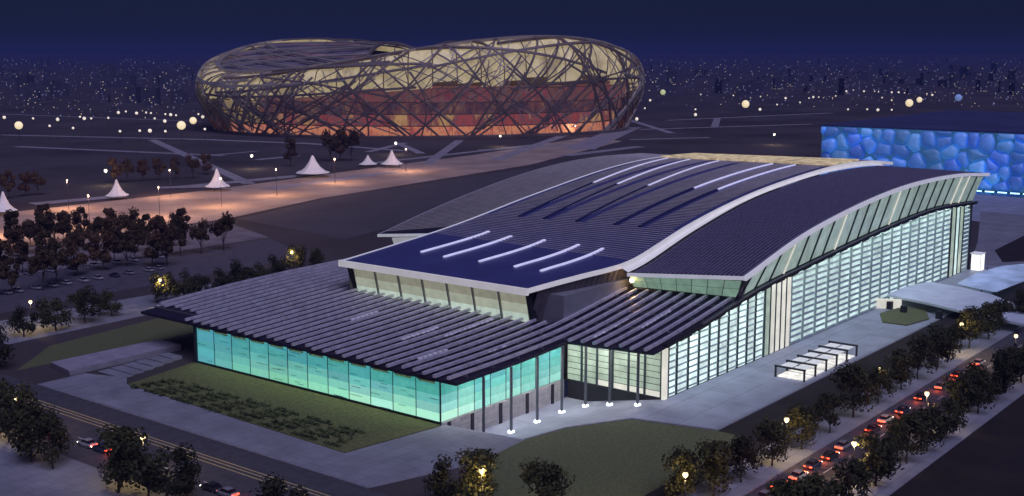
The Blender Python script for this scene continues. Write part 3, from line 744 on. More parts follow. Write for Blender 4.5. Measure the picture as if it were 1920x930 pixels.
# ------------------------------------------------------------------ blue bubble-clad building
CXF, CY0, CY1, CH = 527.0, -75.0, 150.0, 33.8
CUBE = empty('bubble_building', (CXF, (CY0+CY1)/2, 0)); tag(CUBE, 'glowing blue box-shaped building clad in bubble cushions at the right edge', 'building')
CUBE_OFF = Vector((-CXF, -(CY0+CY1)/2, 0))
m_cubeb = mat('bubble_back', (.03,.06,.2), .5, emit=(.10,.36,.75), es=.26, var=.2, scale=.05, emvar=1)
m_cuber = mat('bubble_roof', (.055,.06,.15), .7, var=.2, scale=.03)
m_bub = [mat('bubble_blue_%d' % i, c, .25, 0, .2, .12, e, s, randv=.4) for i, (c, e, s) in enumerate([((.3,.5,.75),(.03,.21,.95),.26),((.35,.55,.75),(.05,.32,.95),.26),((.25,.42,.72),(.02,.14,.90),.26)])]
def cbox(name, m, *b):
    return MB().box(b[0]-CXF, b[1]-CXF, b[2]+CUBE_OFF.y, b[3]+CUBE_OFF.y, b[4], b[5]).build(name, m, CUBE)
cbox('wall_core', m_cubeb, CXF+1.2, CXF+235, CY0, CY1, 0, CH-.4)
cbox('roof', m_cuber, CXF-.3, CXF+235.3, CY0-.3, CY1+.3, CH-.4, CH+.5)
rnd = random.Random(3)
# relaxed random seeds, then one cushion per Voronoi cell
y0c, y1c, z0c, z1c = 5.0, CY1, 0.0, CH-.5
seeds = []
tries = 0
while len(seeds) < 74 and tries < 20000:
    tries += 1
    p = (rnd.uniform(y0c, y1c), rnd.uniform(z0c, z1c)); dmin = rnd.choice([5.0, 7.0, 8.5])
    if all((p[0]-q[0])**2+(p[1]-q[1])**2 > dmin**2 for q in seeds): seeds.append(p)
def cell(i):
    poly = [(y0c,z0c),(y1c,z0c),(y1c,z1c),(y0c,z1c)]; p = seeds[i]
    for j, q in enumerate(seeds):
        if j == i: continue
        mx, my = (p[0]+q[0])/2, (p[1]+q[1])/2; dx, dy = q[0]-p[0], q[1]-p[1]
        new = []
        for k in range(len(poly)):
            a, b = poly[k], poly[(k+1) % len(poly)]
            fa = (a[0]-mx)*dx+(a[1]-my)*dy; fb_ = (b[0]-mx)*dx+(b[1]-my)*dy
            if fa <= 0: new.append(a)
            if (fa < 0 < fb_) or (fb_ < 0 < fa):
                t = fa/(fa-fb_); new.append((a[0]+(b[0]-a[0])*t, a[1]+(b[1]-a[1])*t))
        poly = new
        if len(poly) < 3: return None
    return poly
for i in range(len(seeds)):
    poly = cell(i)
    if not poly: continue
    # resample outline, pull corners in a little
    cy = sum(p[0] for p in poly)/len(poly); cz_ = sum(p[1] for p in poly)/len(poly)
    pts = []
    for k in range(len(poly)):
        a, b = poly[k], poly[(k+1) % len(poly)]; n = max(1, int(math.hypot(b[0]-a[0], b[1]-a[1])/2.5))
        for t in range(n): pts.append((a[0]+(b[0]-a[0])*t/n, a[1]+(b[1]-a[1])*t/n))
    rm = sorted(math.hypot(p[0]-cy, p[1]-cz_) for p in pts)[len(pts)*6//10]
    g = MB(); n = len(pts); dep = 3.4
    for f, d in ((1.0,0),(.93,.42),(.78,.72),(.55,.92),(.28,1.0)):
        for p in pts:
            vy, vz = p[0]-cy, p[1]-cz_; L = math.hypot(vy, vz); k = min(1, (rm*1.04)/max(L, .01)); s = (1-.15/max(L, .5))*f*k
            g.v.append((.9-dep*d, cy+vy*s+CUBE_OFF.y, cz_+vz*s))
    for rr in range(4):
        for k in range(n): g.f.append((rr*n+(k+1) % n, rr*n+k, (rr+1)*n+k, (rr+1)*n+(k+1) % n))
    g.v.append((.9-dep*1.02, cy+CUBE_OFF.y, cz_)); last = len(g.v)-1
    for k in range(n): g.f.append((4*n+(k+1) % n, 4*n+k, last))
    g.build('bubble_cushion', rnd.choice(m_bub), CUBE, smooth=True)
m_cubel = mat('bubble_footlight', (.5,.8,.9), .5, emit=(.35,.75,1), es=4)
for i in range(18):
    MB().box(-6.2,-5.6, 20+i*7+CUBE_OFF.y, 25+i*7+CUBE_OFF.y, .05, .4).build('foot_light', m_cubel, CUBE)
sheet('forecourt', [(380,-75),(504.5,-75),(504.5,170),(420,170)], .05, m_plaza)
sheet('moat', [(505,-75),(521,-75),(521,150),(505,150)], .08, mat('still_water', (.02,.03,.08), .08, var=.1))

# ------------------------------------------------------------------ trees
def leafmat(name, c): return mat(name, c, .7, 0, .5, .8, randv=.3, spec=.2)
m_leaf = [leafmat('leaf_dark', (.040,.040,.016)), leafmat('leaf_mid', (.055,.054,.020)), leafmat('leaf_russet', (.10,.056,.026)), leafmat('leaf_brown', (.075,.048,.022))]
m_bark = mat('bark', (.05,.042,.035), .9, var=.3, scale=3)
def tree_proto(seed, h, cw, ch, nleaf, m, leaf=.5):
    r = random.Random(seed); t = MB(); base = h-ch
    t.tube([(0,0,-.2),(r.uniform(-.15,.15),r.uniform(-.15,.15),base*.6),(r.uniform(-.3,.3),r.uniform(-.3,.3),base+ch*.35)], [.24,.18,.09], 7)
    clumps = []
    for k in range(13):
        a = r.uniform(0, 2*math.pi); u = r.uniform(-.85,.95); rr = cw*.5*math.sqrt(max(0, 1-u*u))*r.uniform(.35,.95)
        c = Vector((math.cos(a)*rr, math.sin(a)*rr, base+ch*(.5+.46*u))); clumps.append((c, r.uniform(.16,.30)*cw))
        if k < 7:
            s = Vector((0,0,base*r.uniform(.75,1.1)))
            t.tube([s, (s+c)/2+Vector((0,0,.3)), c], [.10,.07,.03], 5)
    g = MB()
    for k in range(nleaf):
        c, rad = r.choice(clumps); d = Vector((r.gauss(0,1), r.gauss(0,1), r.gauss(0,.85))).normalized()
        p = c+d*rad*(r.random()**.45)
        n = (d+Vector((r.uniform(-1,1), r.uniform(-1,1), r.uniform(-.6,1)))*.9).normalized()
        a = n.orthogonal().normalized(); a.rotate(Matrix.Rotation(r.uniform(0, 6.28), 3, n)); b = n.cross(a); s = leaf*r.uniform(.55,1.25)
        g.add([p-a*s*.5, p+b*s*.32, p+a*s*.5, p-b*s*.32], [(0,1,2,3)])
    return t.mesh('trunk', m_bark), g.mesh('crown', m)
BROAD = [tree_proto(i, 9.8, 8.3, 7.3, 2100, m_leaf[i % 2], .72) for i in range(5)]
TALL = [tree_proto(20+i, 14, 7.6, 10.8, 2400, m_leaf[2 if i % 2 else 3], .95) for i in range(4)]
LOW = [tree_proto(40+i, 8.6, 8.2, 6.8, 1600, m_leaf[i % 2], .7) for i in range(3)]
def tree(kind, x, y, label, group, sc=1.0):
    t, c = random.choice(kind); e = empty('tree', (x, y, .0), random.uniform(0, 6.28), sc*random.uniform(.82,1.14))
    e.scale.z *= random.uniform(.93,1.08)
    link('trunk', t, e); link('crown', c, e); tag(e, label, 'tree', group)
for i, x in enumerate([-2,9.5,21.5,34,47,60,74,88,101,114.5,127,140,153,167,181]):
    tree(BROAD, x+random.uniform(-1,1), -68+random.uniform(-.7,.7), nth(i+1)+' tree from the near end of the row between lit plaza and road', 'trees between plaza and road')
for i, x in enumerate([-13,-3,8,22,37.5,48,58,68,79.5,90,102,114,127,141]):
    tree(BROAD, x+random.uniform(-1,1), -88.3+random.uniform(-.7,.7), nth(i+1)+' tree from the near end of the row beyond the right-hand road', 'trees beyond the road', .98)
for i, (a, b) in enumerate([((845,955),1.05),((895,950),1.0),((1020,985),.95),((1268,945),1.0)]):
    p = px(*a); tree(BROAD, p.x, p.y, ['dark tree below the lawn, left of the pair beneath the entrance','dark tree below the lawn, right of the pair beneath the entrance','small dark treetop at the bottom edge below the lawn','dark tree with lamp at the lower right of the lawn'][i], 'trees on the lower lawn', b)
for i, (a, b) in enumerate([((18,830),1.05),((60,868),1.05),((100,880),1.0),((222,925),1.15),((278,938),1.2),((330,950),1.1),((525,1000),1.0)]):
    p = px(*a); tree(BROAD, p.x, p.y, nth(i+1)+' tree from the left in the near row beside the front road', 'near trees beside the front road', b)
for i, a in enumerate([(-5,690),(45,632),(105,620),(160,606),(210,592)]):
    p = px(*a); tree(LOW, p.x, p.y, nth(i+1)+' small tree from the left behind the dim side lawn', 'trees behind the side lawn', 1.12)
for i, a in enumerate([(312,566),(345,562),(375,557),(412,550),(448,545),(485,535),(515,526),(550,512),(590,502)]):
    p = px(*a); tree(LOW, p.x, p.y, nth(i+1)+' tree from the left in the dark row behind the louvre roof', 'trees behind the louvre roof', 1.05)
rows = [[(-8,558),(20,552),(75,545),(110,532),(150,518),(190,508),(240,500),(285,500),(315,500)],
        [(5,522),(45,512),(90,500),(135,492),(175,486),(215,492),(258,488),(300,484),(340,480),(380,476),(422,470)],
        [(-5,495),(30,482),(68,476),(105,468),(140,466),(180,470),(220,474),(262,472),(300,468),(345,462)],
        [(20,466),(55,460),(88,458),(122,452),(155,448),(205,452),(238,458),(272,460)]]
for r_, row in enumerate(rows):
    for i, a in enumerate(row):
        p = px(a[0]+random.uniform(-6,6), a[1]); tree(TALL, p.x, p.y, nth(i+1)+' tree from the left in the '+['front','second','third','rearmost'][r_]+' row of the dark grove', 'trees of the dark grove', 1.0)
TT = ['lone dark tree left of the wide white tent','leftmost dark tree of the clump behind the wide white tent','middle dark tree of the clump behind the wide white tent','rightmost dark tree of the clump behind the wide white tent']+[nth(k+1)+' tree from the left picture edge beyond the boulevard tents' for k in range(10)]
for i, a in enumerate([(545,313),(620,303),(638,302),(658,302),(18,373),(48,368),(72,366),(215,343),(240,342),(268,340),(300,338),(330,336),(362,335),(388,328)]):
    p = px(*a); tree(TALL, p.x, p.y, TT[i], 'trees among the tents', 1.45 if i < 4 else 1.1)

# low clipped hedge rows on the front lawn
m_hedge = leafmat('hedge_leaf', (.07,.085,.03))
for k in range(5):
    x = -24+k*2.3; ya = 6+k*.6; yb = 78-k*.5; g = MB(); r = random.Random(60+k)
    for i in range(900):
        yy = r.uniform(ya, yb)
        if int(yy/2.6+k*.5) % 4 == 0: continue
        p = Vector((x+r.gauss(0,.42), yy, .2+abs(r.gauss(0,.35)))); a = Vector((r.uniform(-1,1), r.uniform(-1,1), r.uniform(-.4,.4))).normalized(); b = a.cross(Vector((r.uniform(-.4,.4),r.uniform(-.4,.4),1))).normalized()
        s = r.uniform(.25,.5); g.add([p-a*s, p+b*s*.6, p+a*s, p-b*s*.6], [(0,1,2,3)])
    tag(g.build('hedge', m_hedge), nth(k+1)+' low hedge row from the promenade on the front lawn', 'hedge', 'hedge rows on the front lawn')

# ------------------------------------------------------------------ street lamps
m_pole = mat('lamp_pole', (.08,.08,.09), .5, .5, var=.1)
def globe(name, c, s, sample=True): return mat(name, c, .4, emit=c, es=s, var=.02, sample=sample)
gl_y = globe('lamp_yellow', (1,.80,.40), 2.0, False); gl_w = globe('lamp_white', (1,.88,.70), 2.2, False); gl_far = globe('lamp_far', (1,.88,.70), .9, False)
gl_warm = globe('lamp_warm', (1,.74,.5), 1.6, False)
def lamp_meshes(h, r, gm):
    p = MB().tube([(0,0,-.1),(0,0,h*.5),(0,0,h-r*.6)], [.14,.11,.08], 8)
    p.tube([(0,0,0),(0,0,.5)], .22, 8)
    return p.mesh('pole', m_pole), MB().sphere((0,0,h), r, 12, 8).mesh('globe', gm), MB().tube([(0,0,h+r*.9),(0,0,h+r*1.15)], [r*.5,r*.2], 8).mesh('cap', m_pole)
LM = {'y': lamp_meshes(8, .5, gl_y), 'w': lamp_meshes(9, 1.0, gl_w), 'b': lamp_meshes(15, .45, gl_warm)}
LL = {}
for k_, pw, c in (('y', 2600, (1,.72,.30)), ('w', 5000, (1,.80,.55)), ('b', 22000, (1,.56,.32))):
    LL[k_] = bpy.data.lights.new('lamp_light', 'POINT'); LL[k_].energy = pw; LL[k_].color = c; LL[k_].shadow_soft_size = .25
def lamp(kind, x, y, label, group):
    e = empty('street_lamp', (x, y, 0)); 
    for nm, me in zip(('pole','globe','cap'), LM[kind]): link(nm, me, e)
    L = bpy.data.objects.new('lamp_light', LL[kind]); COL.objects.link(L); L.parent = e; L.location = (0, 0, {'y': 7.2, 'w': 7.6, 'b': 14.2}[kind])
    tag(e, label, 'street lamp', group)
for i, (a, t) in enumerate([((1285,890),'at the lower end of the plaza tree row'),((1475,787),'second along the plaza tree row'),((1650,692),'third along the plaza tree row'),((1803,608),'fourth along the plaza tree row'),
        ((1602,832),'beyond the road, nearest to the viewer'),((1738,738),'beyond the road, second from the viewer'),((1905,630),'beyond the road at the right edge'),
        ((57,566),'among small trees left of the side lawn'),((268,820),'over the big trees beside the front road'),((28,745),'at the left edge beside the front road'),
        ((300,525),'beside the dark tree row behind the louvre roof'),((547,472),'near the rear field behind the louvre roof'),((903,882),'in the tree below the entrance lawn')]):
    p = px(a[0], a[1], 8); lamp('y', p.x, p.y, 'yellow globe street lamp '+t, 'yellow globe street lamps')
for i, a in enumerate([(198,320),(472,292),(742,268),(938,255),(1078,235),(1452,252)]):
    p = px(a[0], a[1], 9); lamp('w', p.x, p.y, nth(i+1)+' bright white street lamp from the left before the oval stadium', 'white lamps before the stadium')
for i, (x, y) in enumerate([(80,330),(120,322),(160,325),(205,335),(255,350),(150,388),(215,392),(320,372),(400,388)]):
    lamp('b', x, y, nth(i+1)+' warm street lamp from the left along the glowing boulevard', 'boulevard lamps')
# far lamps, seen as points of light
def farlamp(proto, a, r, label, group, z=10):
    p = px(a[0], a[1], z); e = empty('mast_lamp', (p.x, p.y, 0)); link('pole', proto[0], e); link('globe', proto[1], e); tag(e, label, 'lamp', group)
def fl(r, h=10, m=gl_far):
    return MB().tube([(0,0,0),(0,0,h)], .18, 5).mesh('pole', m_pole), MB().sphere((0,0,h), r, 10, 6).mesh('globe', m)
FS, FM_ = fl(1.1), fl(1.7)
left_pts = [(8,220),(62,222),(108,224),(150,219),(158,222),(171,222),(203,221),(222,211),(236,209),(256,212),(274,211),(283,212),(290,222),(309,227),(310,214),(320,215),(330,216),(372,214),(380,219),(225,246),(262,245),(281,245),(310,246),(384,242),(93,236),(137,240)]
for i, a in enumerate(sorted(left_pts)): farlamp(FS if i % 3 else FM_, a, 0, nth(i+1)+' distant lamp from the left edge, left of the oval stadium', 'distant lamps left')
right_pts = [(1198,176),(1209,203),(1219,188),(1224,154),(1194,223),(1304,205),(1304,215),(1314,177),(1375,179),(1425,205),(1426,181),(1457,196),(1517,184),(1525,182),(1535,182),(1567,180),(1590,205),(1587,171),(1600,169),(1620,171),(1626,205),(1640,171),(1647,172),(1646,206),(1654,183),(1672,188),(1672,206),(1672,173),(1685,173),(1696,174),(1738,176),(1748,178),(1500,192),(1473,184)]
for i, a in enumerate(sorted(right_pts)): farlamp(FS if i % 3 else FM_, a, 0, nth(i+1)+' distant lamp from the left, right of the oval stadium', 'distant lamps right')
gl_ball = globe('lamp_ball', (1,.82,.5), .95, False); gl_green = globe('lamp_green', (.75,.85,.4), .6, False); gl_blue = globe('lamp_blue', (.25,.38,.75), .5, False)
for a, r, m, lb in [((35,235),3.6,gl_ball,'large hazy yellow globe light at the far left horizon'),((340,235),3.9,gl_ball,'large hazy globe light left of the oval stadium'),((362,226),3.4,gl_ball,'pale globe light touching the left end of the oval stadium'),
        ((1398,195),4.8,gl_ball,'large hazy globe light midway between stadium and blue building'),((1705,193),4.8,gl_ball,'large hazy globe light above the blue building'),((1724,187),3.8,gl_ball,'smaller hazy globe light just right of the large one above the blue building'),
        ((1243,173),4.4,gl_green,'greenish globe light just right of the oval stadium'),((1797,183),5,gl_blue,'dim blue globe light above the right end of the blue building')]:
    pr = fl(r, 14, m); p = px(a[0], a[1], 14); e = empty('globe_light', (p.x, p.y, 0)); link('pole', pr[0], e); link('globe', pr[1], e); tag(e, lb, 'globe light', 'large distant globe lights')

# ------------------------------------------------------------------ distant city
m_city = [mat('city_wall_%d' % i, c, .85, var=.2, scale=.05) for i, c in enumerate([(.085,.075,.105),(.07,.066,.09),(.10,.085,.105)])]
m_win = [mat('city_window_%d' % i, (.3,.3,.3), .4, emit=c, es=s, sample=False) for i, (c, s) in enumerate([((.75,.72,1),.22),((1,.78,.55),.42),((.5,.55,1),.18)])]
def block_proto(seed):
    r = random.Random(seed); bw, bd, bh = r.uniform(18,46), r.uniform(16,30), r.uniform(12,40)
    b = MB().box(-bw/2,bw/2,-bd/2,bd/2,-.3,bh); rf = MB().box(-bw/6,bw/5,-bd/5,bd/5,bh,bh+3.2)
    wn = MB()
    nfl = int(bh/3.6); nc = int(bw/3.5)
    for f in range(nfl):
        for c in range(nc):
            if r.random() < .11:
                x = -bw/2+(c+.5)*bw/nc; z = f*3.6+1.6
                wn.quad((x-1.1,-bd/2-.06,z),(x+1.1,-bd/2-.06,z),(x+1.1,-bd/2-.06,z+1.7),(x-1.1,-bd/2-.06,z+1.7))
                if r.random() < .5: wn.quad((-bw/2-.06,x*bd/bw+.9,z),(-bw/2-.06,x*bd/bw-.9,z),(-bw/2-.06,x*bd/bw-.9,z+1.7),(-bw/2-.06,x*bd/bw+.9,z+1.7))
    if not wn.f: wn.quad((-1,-bd/2-.06,2),(1,-bd/2-.06,2),(1,-bd/2-.06,4),(-1,-bd/2-.06,4))
    return b.mesh('wall', m_city[seed % 3]), rf.mesh('roof', m_city[(seed+1) % 3]), wn.mesh('lit_windows', m_win[seed % 3])
BP = [block_proto(i) for i in range(9)]
spots = []
rc = random.Random(11)
tries = 0
while len(spots) < 190 and tries < 9000:
    tries += 1
    side = rc.random() < .42
    xx = rc.uniform(-10, 372) if side else rc.uniform(1205, 1930)
    if rc.random() < .07: xx = rc.uniform(380,1200)
    yy = 106+92*rc.random()**1.5 if side else 106+72*rc.random()**1.4
    if 370 < xx < 1210: yy = rc.uniform(108,125)
    d = 80*2254/(yy-95)
    p = px(xx, yy)
    if (p-NC).length < 330: continue
    if all((p-q[1]).length > 42 for q in spots): spots.append((xx, p))
spots.sort(key=lambda s: s[0]); nl = 0
for i, (xx, p) in enumerate(spots):
    pr = BP[rc.randrange(9)]; d = (p-CAM).length
    e = empty('distant_block', (p.x, p.y, 0), HEAD-math.pi/2+rc.uniform(-.5,.5), rc.uniform(.6,1.0)*(1 if d < 2500 else 1.15))
    link('wall', pr[0], e); link('roof', pr[1], e); o = link('lit_windows', pr[2], e); o['kind'] = 'stuff'
    tag(e, 'dim distant city block, '+(nth(i+1) if i < 99 else ('hundred and '+nth(i-99) if i > 99 else 'hundredth'))+' from the left along the skyline', 'building', 'distant city blocks')

# countless tiny lights of the far districts
for nm, mm, cnt in (('city_lights', globe('city_light_warm', (1,.78,.5), .55, False), 420), ('city_lights', globe('city_light_blue', (.62,.66,1), .36, False), 520)):
    G = MB()
    for i in range(cnt):
        side = rc.random() < .4; xx = rc.uniform(-5,372) if side else rc.uniform(1200,1925); yy = 112+(118 if side else 98)*rc.random()**1.3
        p = px(xx, yy); d = (p-CAM).length
        if (p-NC).length < 300: continue
        r = rc.choice([.35,.5,.5,.8])*max(1, d/1700); h = rc.uniform(4,16); c = Vector((p.x, p.y, h))
        G.add([c+Vector(v)*r for v in ((1,0,0),(0,1,0),(-1,0,0),(0,-1,0),(0,0,1),(0,0,-1))], [(0,1,4),(1,2,4),(2,3,4),(3,0,4),(1,0,5),(2,1,5),(3,2,5),(0,3,5)])
    tag(G.build(nm, mm), 'haze of tiny '+('warm' if cnt == 420 else 'bluish')+' lights scattered over the far city', 'city lights', None, 'stuff')

# ------------------------------------------------------------------ tents, pergola, ramps, kiosk
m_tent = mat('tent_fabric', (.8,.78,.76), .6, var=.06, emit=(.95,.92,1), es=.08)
def tent_mesh(r, h):
    g = MB(); n = 8; prof = [(1,.22),(.72,.30),(.45,.46),(.22,.72),(.07,.97),(.02,1.0)]
    for f, z in prof:
        for k in range(n):
            t = 2*math.pi*(k+.5)/n; q = 1.0 if k % 2 else .93; g.v.append((r*f*q*math.cos(t), r*f*q*math.sin(t), h*z-(0 if k % 2 else .25*f)))
    for i in range(len(prof)-1):
        for k in range(n): g.f.append((i*n+k, i*n+(k+1) % n, (i+1)*n+(k+1) % n, (i+1)*n+k))
    g.f.append(tuple((len(prof)-1)*n+k for k in range(n)))
    return g
for i, (a, r, h) in enumerate([((220,374),6.5,11),((408,358),8,13),((587,332),12,14),((8,404),7,12),((735,314),8,12),((690,312),7,8)]):
    p = px(*a); e = empty('tent', (p.x, p.y, 0), .3*i); tent_mesh(r, h).build('canopy', m_tent, e)
    for k in range(4):
        t = math.pi/2*k+math.pi/8; MB().tube([(r*.9*math.cos(t), r*.9*math.sin(t), 0),(r*.9*math.cos(t), r*.9*math.sin(t), h*.24)], .12, 6).build('pole', m_pole, e)
    tag(e, ['white peaked tent second from the left beyond the boulevard','white peaked tent with sharp tip above the glowing boulevard','wide white peaked tent in front of the dark tree clump','white peaked tent at the left edge of the picture','white peaked tent furthest right beyond the boulevard','low white tent between the wide tent and the furthest right one'][i], 'tent', 'white tents')
PG = empty('pergola', (95,-43,.12)); tag(PG, 'black framed pergola with glowing glass panels on the lit plaza', 'pergola')
g_pg = glow('pergola_light', (1,.97,.9), .75, .2, .35, .5)
for i in range(6):
    x = -14.5+i*6.4
    MB().bar([(x,3.6,0),(x,3.6,2.7)], .4, .4, [(1,0,0)]*2).build('post', m_slot, PG); MB().bar([(x,-4,0),(x,-4,2.7)], .4, .4, [(1,0,0)]*2).build('post', m_slot, PG)
    MB().bar([(x,3.9,2.85),(x,-4.3,2.85)], .45, .4).build('beam', m_slot, PG)
    if i < 5:
        for j in range(2):
            MB().box(x+.5, x+5.7, -3.8+j*3.7, -.4+j*3.7, .05, .3).build('glass_panel', g_pg, PG)
            MB().box(x+.6, x+5.6, -3.6+j*3.7, -.6+j*3.7, 2.6, 2.7).build('roof_panel', mat('frosted_glass', (.7,.7,.72), .3, var=.1, emit=(1,.98,.9), es=.3), PG)
m_ramp = mat('ramp_concrete', (.62,.66,.74), .6, var=.12, scale=.2)
g = MB()
top = [px(x, y, 3.2) for x, y in ((1652,549),(1700,536),(1745,528),(1800,538),(1860,552),(1925,578),(1925,608),(1860,596),(1806,584),(1750,570))]
g.prism([(p.x, p.y) for p in top], 2.5, 3.2)
rp = empty('footbridge', (top[0].x, top[0].y, 0)); tag(rp, 'pale curved footbridge deck leaving the far end of the facade', 'footbridge')
o = g.build('deck', m_ramp, rp); o.matrix_parent_inverse = Matrix.Translation(-Vector(rp.location))
a, b = px(1617,578), px(1690,580)
for k, (xx, yy) in enumerate(((1668,580),(1694,588),(1760,598),(1840,620))):
    p = px(xx, yy); o = MB().box(p.x-.8,p.x+.8,p.y-.8,p.y+.8,0,2.5).build('pier', m_slot, rp); o.matrix_parent_inverse = Matrix.Translation(-Vector(rp.location))
tag(MB().hexa([(a.x,a.y,0),(b.x,b.y,0),(b.x+1,b.y+1,0),(a.x+1,a.y+1,0)],[(a.x,a.y,3),(b.x,b.y,3),(b.x+1,b.y+1,3),(a.x+1,a.y+1,3)]).build('lit_wall', g_white), 'short bright white wall under the start of the footbridge', 'wall')
sheet('mound', [(p.x, p.y) for p in [px(*q) for q in ((1650,590),(1690,578),(1735,582),(1742,600),(1700,612),(1655,606))]], .5, m_grass)
g = MB(); cp = [px(x, y, 4) for x, y in ((1795,531),(1830,512),(1880,498),(1925,494),(1925,524),(1868,546),(1835,540))]
cn = empty('glass_canopy', (cp[0].x, cp[0].y, 0)); tag(cn, 'low glass canopy with white lights right of the facade end', 'canopy')
o = g.prism([(p.x, p.y) for p in cp], 3.7, 4).build('glass_sheet', mat('canopy_glass', (.45,.55,.75), .2, var=.3, scale=.15, emit=(.5,.65,1), es=.22, emvar=1), cn); o.matrix_parent_inverse = Matrix.Translation(-Vector(cn.location))
for q in ((1840,548),(1870,556),(1900,520),(1850,520)):
    p = px(*q); o = MB().tube([(p.x,p.y,0),(p.x,p.y,3.7)], .25, 6).build('post', m_steel, cn); o.matrix_parent_inverse = Matrix.Translation(-Vector(cn.location))
p = px(1828,506); KI = empty('kiosk', (p.x, p.y, 0)); tag(KI, 'small white glowing kiosk beside the far end of the facade', 'kiosk')
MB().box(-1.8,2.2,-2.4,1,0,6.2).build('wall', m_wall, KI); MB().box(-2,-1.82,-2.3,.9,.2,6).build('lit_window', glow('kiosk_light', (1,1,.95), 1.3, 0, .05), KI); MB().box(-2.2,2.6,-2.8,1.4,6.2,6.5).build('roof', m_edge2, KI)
MB().box(-1.6,2,-2.6,-2.42,.2,6).build('lit_window', MAT['kiosk_light'], KI)
sheet('far_plaza', [(262,-28),(330,-10),(430,20),(430,-50),(275,-62),(275,-28.2)], .09, m_path)
sheet('far_lawn', [(p.x, p.y) for p in [px(*q) for q in ((1865,470),(1925,440),(1925,490),(1880,492))]], .2, m_dark)
# ------------------------------------------------------------------ cars
m_car = [mat('car_paint_%d' % i, c, .25, .3, var=.03) for i, c in enumerate([(.05,.05,.06),(.35,.34,.36),(.10,.05,.06),(.5,.48,.5),(.06,.07,.12)])]
m_glass = mat('car_glass', (.015,.015,.02), .08, var=.02); m_tyre = mat('tyre', (.015,.015,.015), .9, var=.1); m_rim = mat('wheel_rim', (.4,.4,.42), .35, .8, var=.05)
m_tail = mat('tail_light', (.5,.02,.02), .4, emit=(1,.06,.02), es=9); m_head = mat('head_light', (.8,.8,.7), .3, emit=(1,.9,.7), es=9); m_off = mat('lamp_off', (.3,.05,.05), .3, var=.05)
def loft(rows):
    """rows: list of cross-section outlines with the same count"""
    g = MB(); n = len(rows[0])
    for r in rows: g.v += [tuple(p) for p in r]
    for i in range(len(rows)-1):
        for k in range(n): g.f.append((i*n+k, i*n+(k+1) % n, (i+1)*n+(k+1) % n, (i+1)*n+k))
    g.f.append(tuple(range(n))[::-1]); g.f.append(tuple((len(rows)-1)*n+k for k in range(n)))
    return g
def body_sec(x, hw, z0, z1): return [(x,-hw,z0),(x,hw,z0),(x,hw+.04,(z0+z1)/2),(x,hw-.06,z1-.06),(x,hw-.22,z1),(x,-hw+.22,z1),(x,-hw+.06,z1-.06),(x,-hw-.04,(z0+z1)/2)]
def cab_sec(x, hw, z): return [(x,-.78,.88),(x,.78,.88),(x,hw,z),(x,-hw,z)]
BODY = loft([body_sec(x, hw, z0, z1) for x, hw, z0, z1 in ((-2.25,.70,.42,.80),(-2.1,.84,.30,.93),(-1.4,.87,.24,.97),(0,.88,.24,.95),(1.2,.87,.24,.92),(2.0,.82,.28,.80),(2.3,.66,.40,.66))])
CAB = loft([cab_sec(x, hw, z) for x, hw, z in ((-1.75,.74,.92),(-1.05,.64,1.38),(-.2,.64,1.46),(.45,.62,1.42),(1.25,.74,.92))])
ROOF = loft([[(x,-hw,z),(x,hw,z),(x,hw-.05,z+.05),(x,-hw+.05,z+.05)] for x, hw, z in ((-1.05,.66,1.37),(-.2,.66,1.45),(.42,.64,1.42))])
CARM = {'cab': CAB.mesh('cabin_glass', m_glass), 'body': [BODY.mesh('body', m) for m in m_car], 'roof': [ROOF.mesh('roof', m) for m in m_car]}
def wheel():
    t = MB().tube([(0,-.11,0),(0,.11,0)], .33, 14); r = MB().tube([(0,-.125,0),(0,.125,0)], .19, 10); return t.mesh('tyre', m_tyre), r.mesh('rim', m_rim)
WT, WR = wheel()
LAMPB = {k: MB().box(-.05,.05,-.2,.2,-.08,.08).mesh('light', m) for k, m in (('t', m_tail), ('h', m_head), ('o', m_off))}
TAIL = bpy.data.lights.new('tail_glow', 'POINT'); TAIL.energy = 190; TAIL.color = (1,.12,.03); TAIL.shadow_soft_size = .3
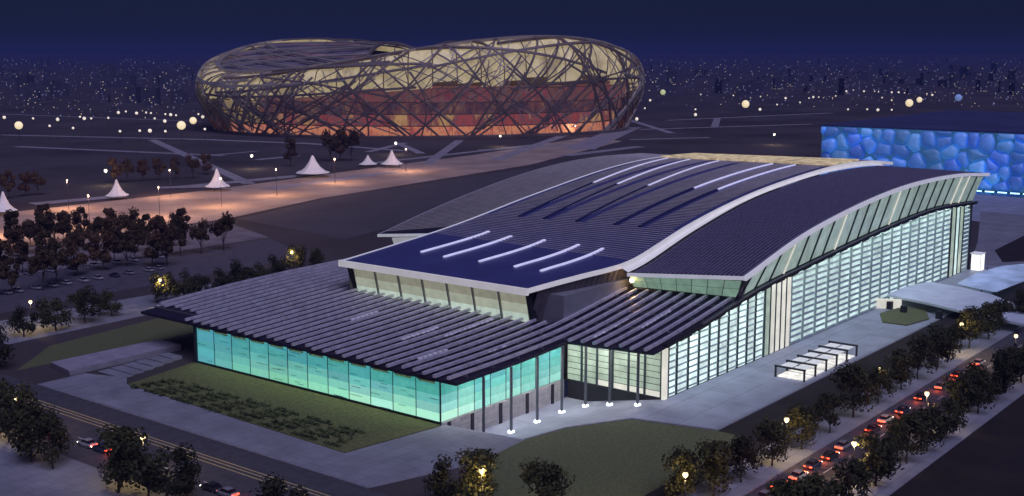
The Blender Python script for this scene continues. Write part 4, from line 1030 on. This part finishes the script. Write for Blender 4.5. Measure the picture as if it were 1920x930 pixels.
def car(x, y, rz, label, group, lit=True, paint=0):
    e = empty('car', (x, y, .03 if lit else .05), rz, 1.08)
    link('body', CARM['body'][paint], e); link('roof', CARM['roof'][paint], e); link('cabin_glass', CARM['cab'], e)
    for wx in (-1.38, 1.4):
        for wy in (-.80, .80):
            wl = link('wheel', WT, e, (wx, wy, .33)); link('rim', WR, wl)
    for wy in (-.58, .58):
        link('tail_light', LAMPB['t' if lit else 'o'], e, (-2.22, wy, .70)); link('head_light', LAMPB['h' if lit else 'o'], e, (2.24, wy*.95, .58))
    if lit:
        L = bpy.data.objects.new('tail_glow', TAIL); COL.objects.link(L); L.parent = e; L.location = (-3.0, 0, .8)
    tag(e, label, 'car', group)
for i, x in enumerate((-4,4,11,17.5,25,32,39.5,54,62,71,84,96,109,124)):
    car(x, -74.6-(i % 2)*.5, 0, nth(i+1)+' car from the near end with red tail lights on the right-hand road', 'cars on the right-hand road', True, i % 5)
for i, y_ in enumerate((64,px(160,838).y,px(185,848).y,px(420,912).y,px(448,922).y)):
    car(-55.5, y_, R(90), nth(i+1)+' car from the left with red tail lights on the front road', 'cars on the front road', True, (i+2) % 5)
k = 0
for r_, (a, b, n) in enumerate([((8,552),(300,505),11),((20,520),(300,484),8)]):
    for i in range(n):
        t = (i+random.uniform(-.15,.15))/(n-1); p = px(a[0]+(b[0]-a[0])*t+random.uniform(-4,4), a[1]+(b[1]-a[1])*t)
        car(p.x, p.y, R(90+random.choice([0,180])), nth(i+1)+' parked car from the left in the '+['front','rear'][r_]+' row under the grove', 'cars parked under the grove', False, random.choice([1,3,3,4,1]))

# ------------------------------------------------------------------ night air
m_haze = bpy.data.materials.new('night_air'); m_haze.use_nodes = True; N = m_haze.node_tree.nodes; N.clear()
ho = N.new('ShaderNodeOutputMaterial'); hv = N.new('ShaderNodeVolumePrincipled')
hv.inputs['Color'].default_value = (.14,.18,.52,1); hv.inputs['Density'].default_value = 1.6e-4; hv.inputs['Anisotropy'].default_value = 0
m_haze.node_tree.links.new(hv.outputs[0], ho.inputs['Volume'])
hz = MB().box(-7000,9000,-7000,9000,-9,128).build('haze', m_haze); hz['kind'] = 'stuff'
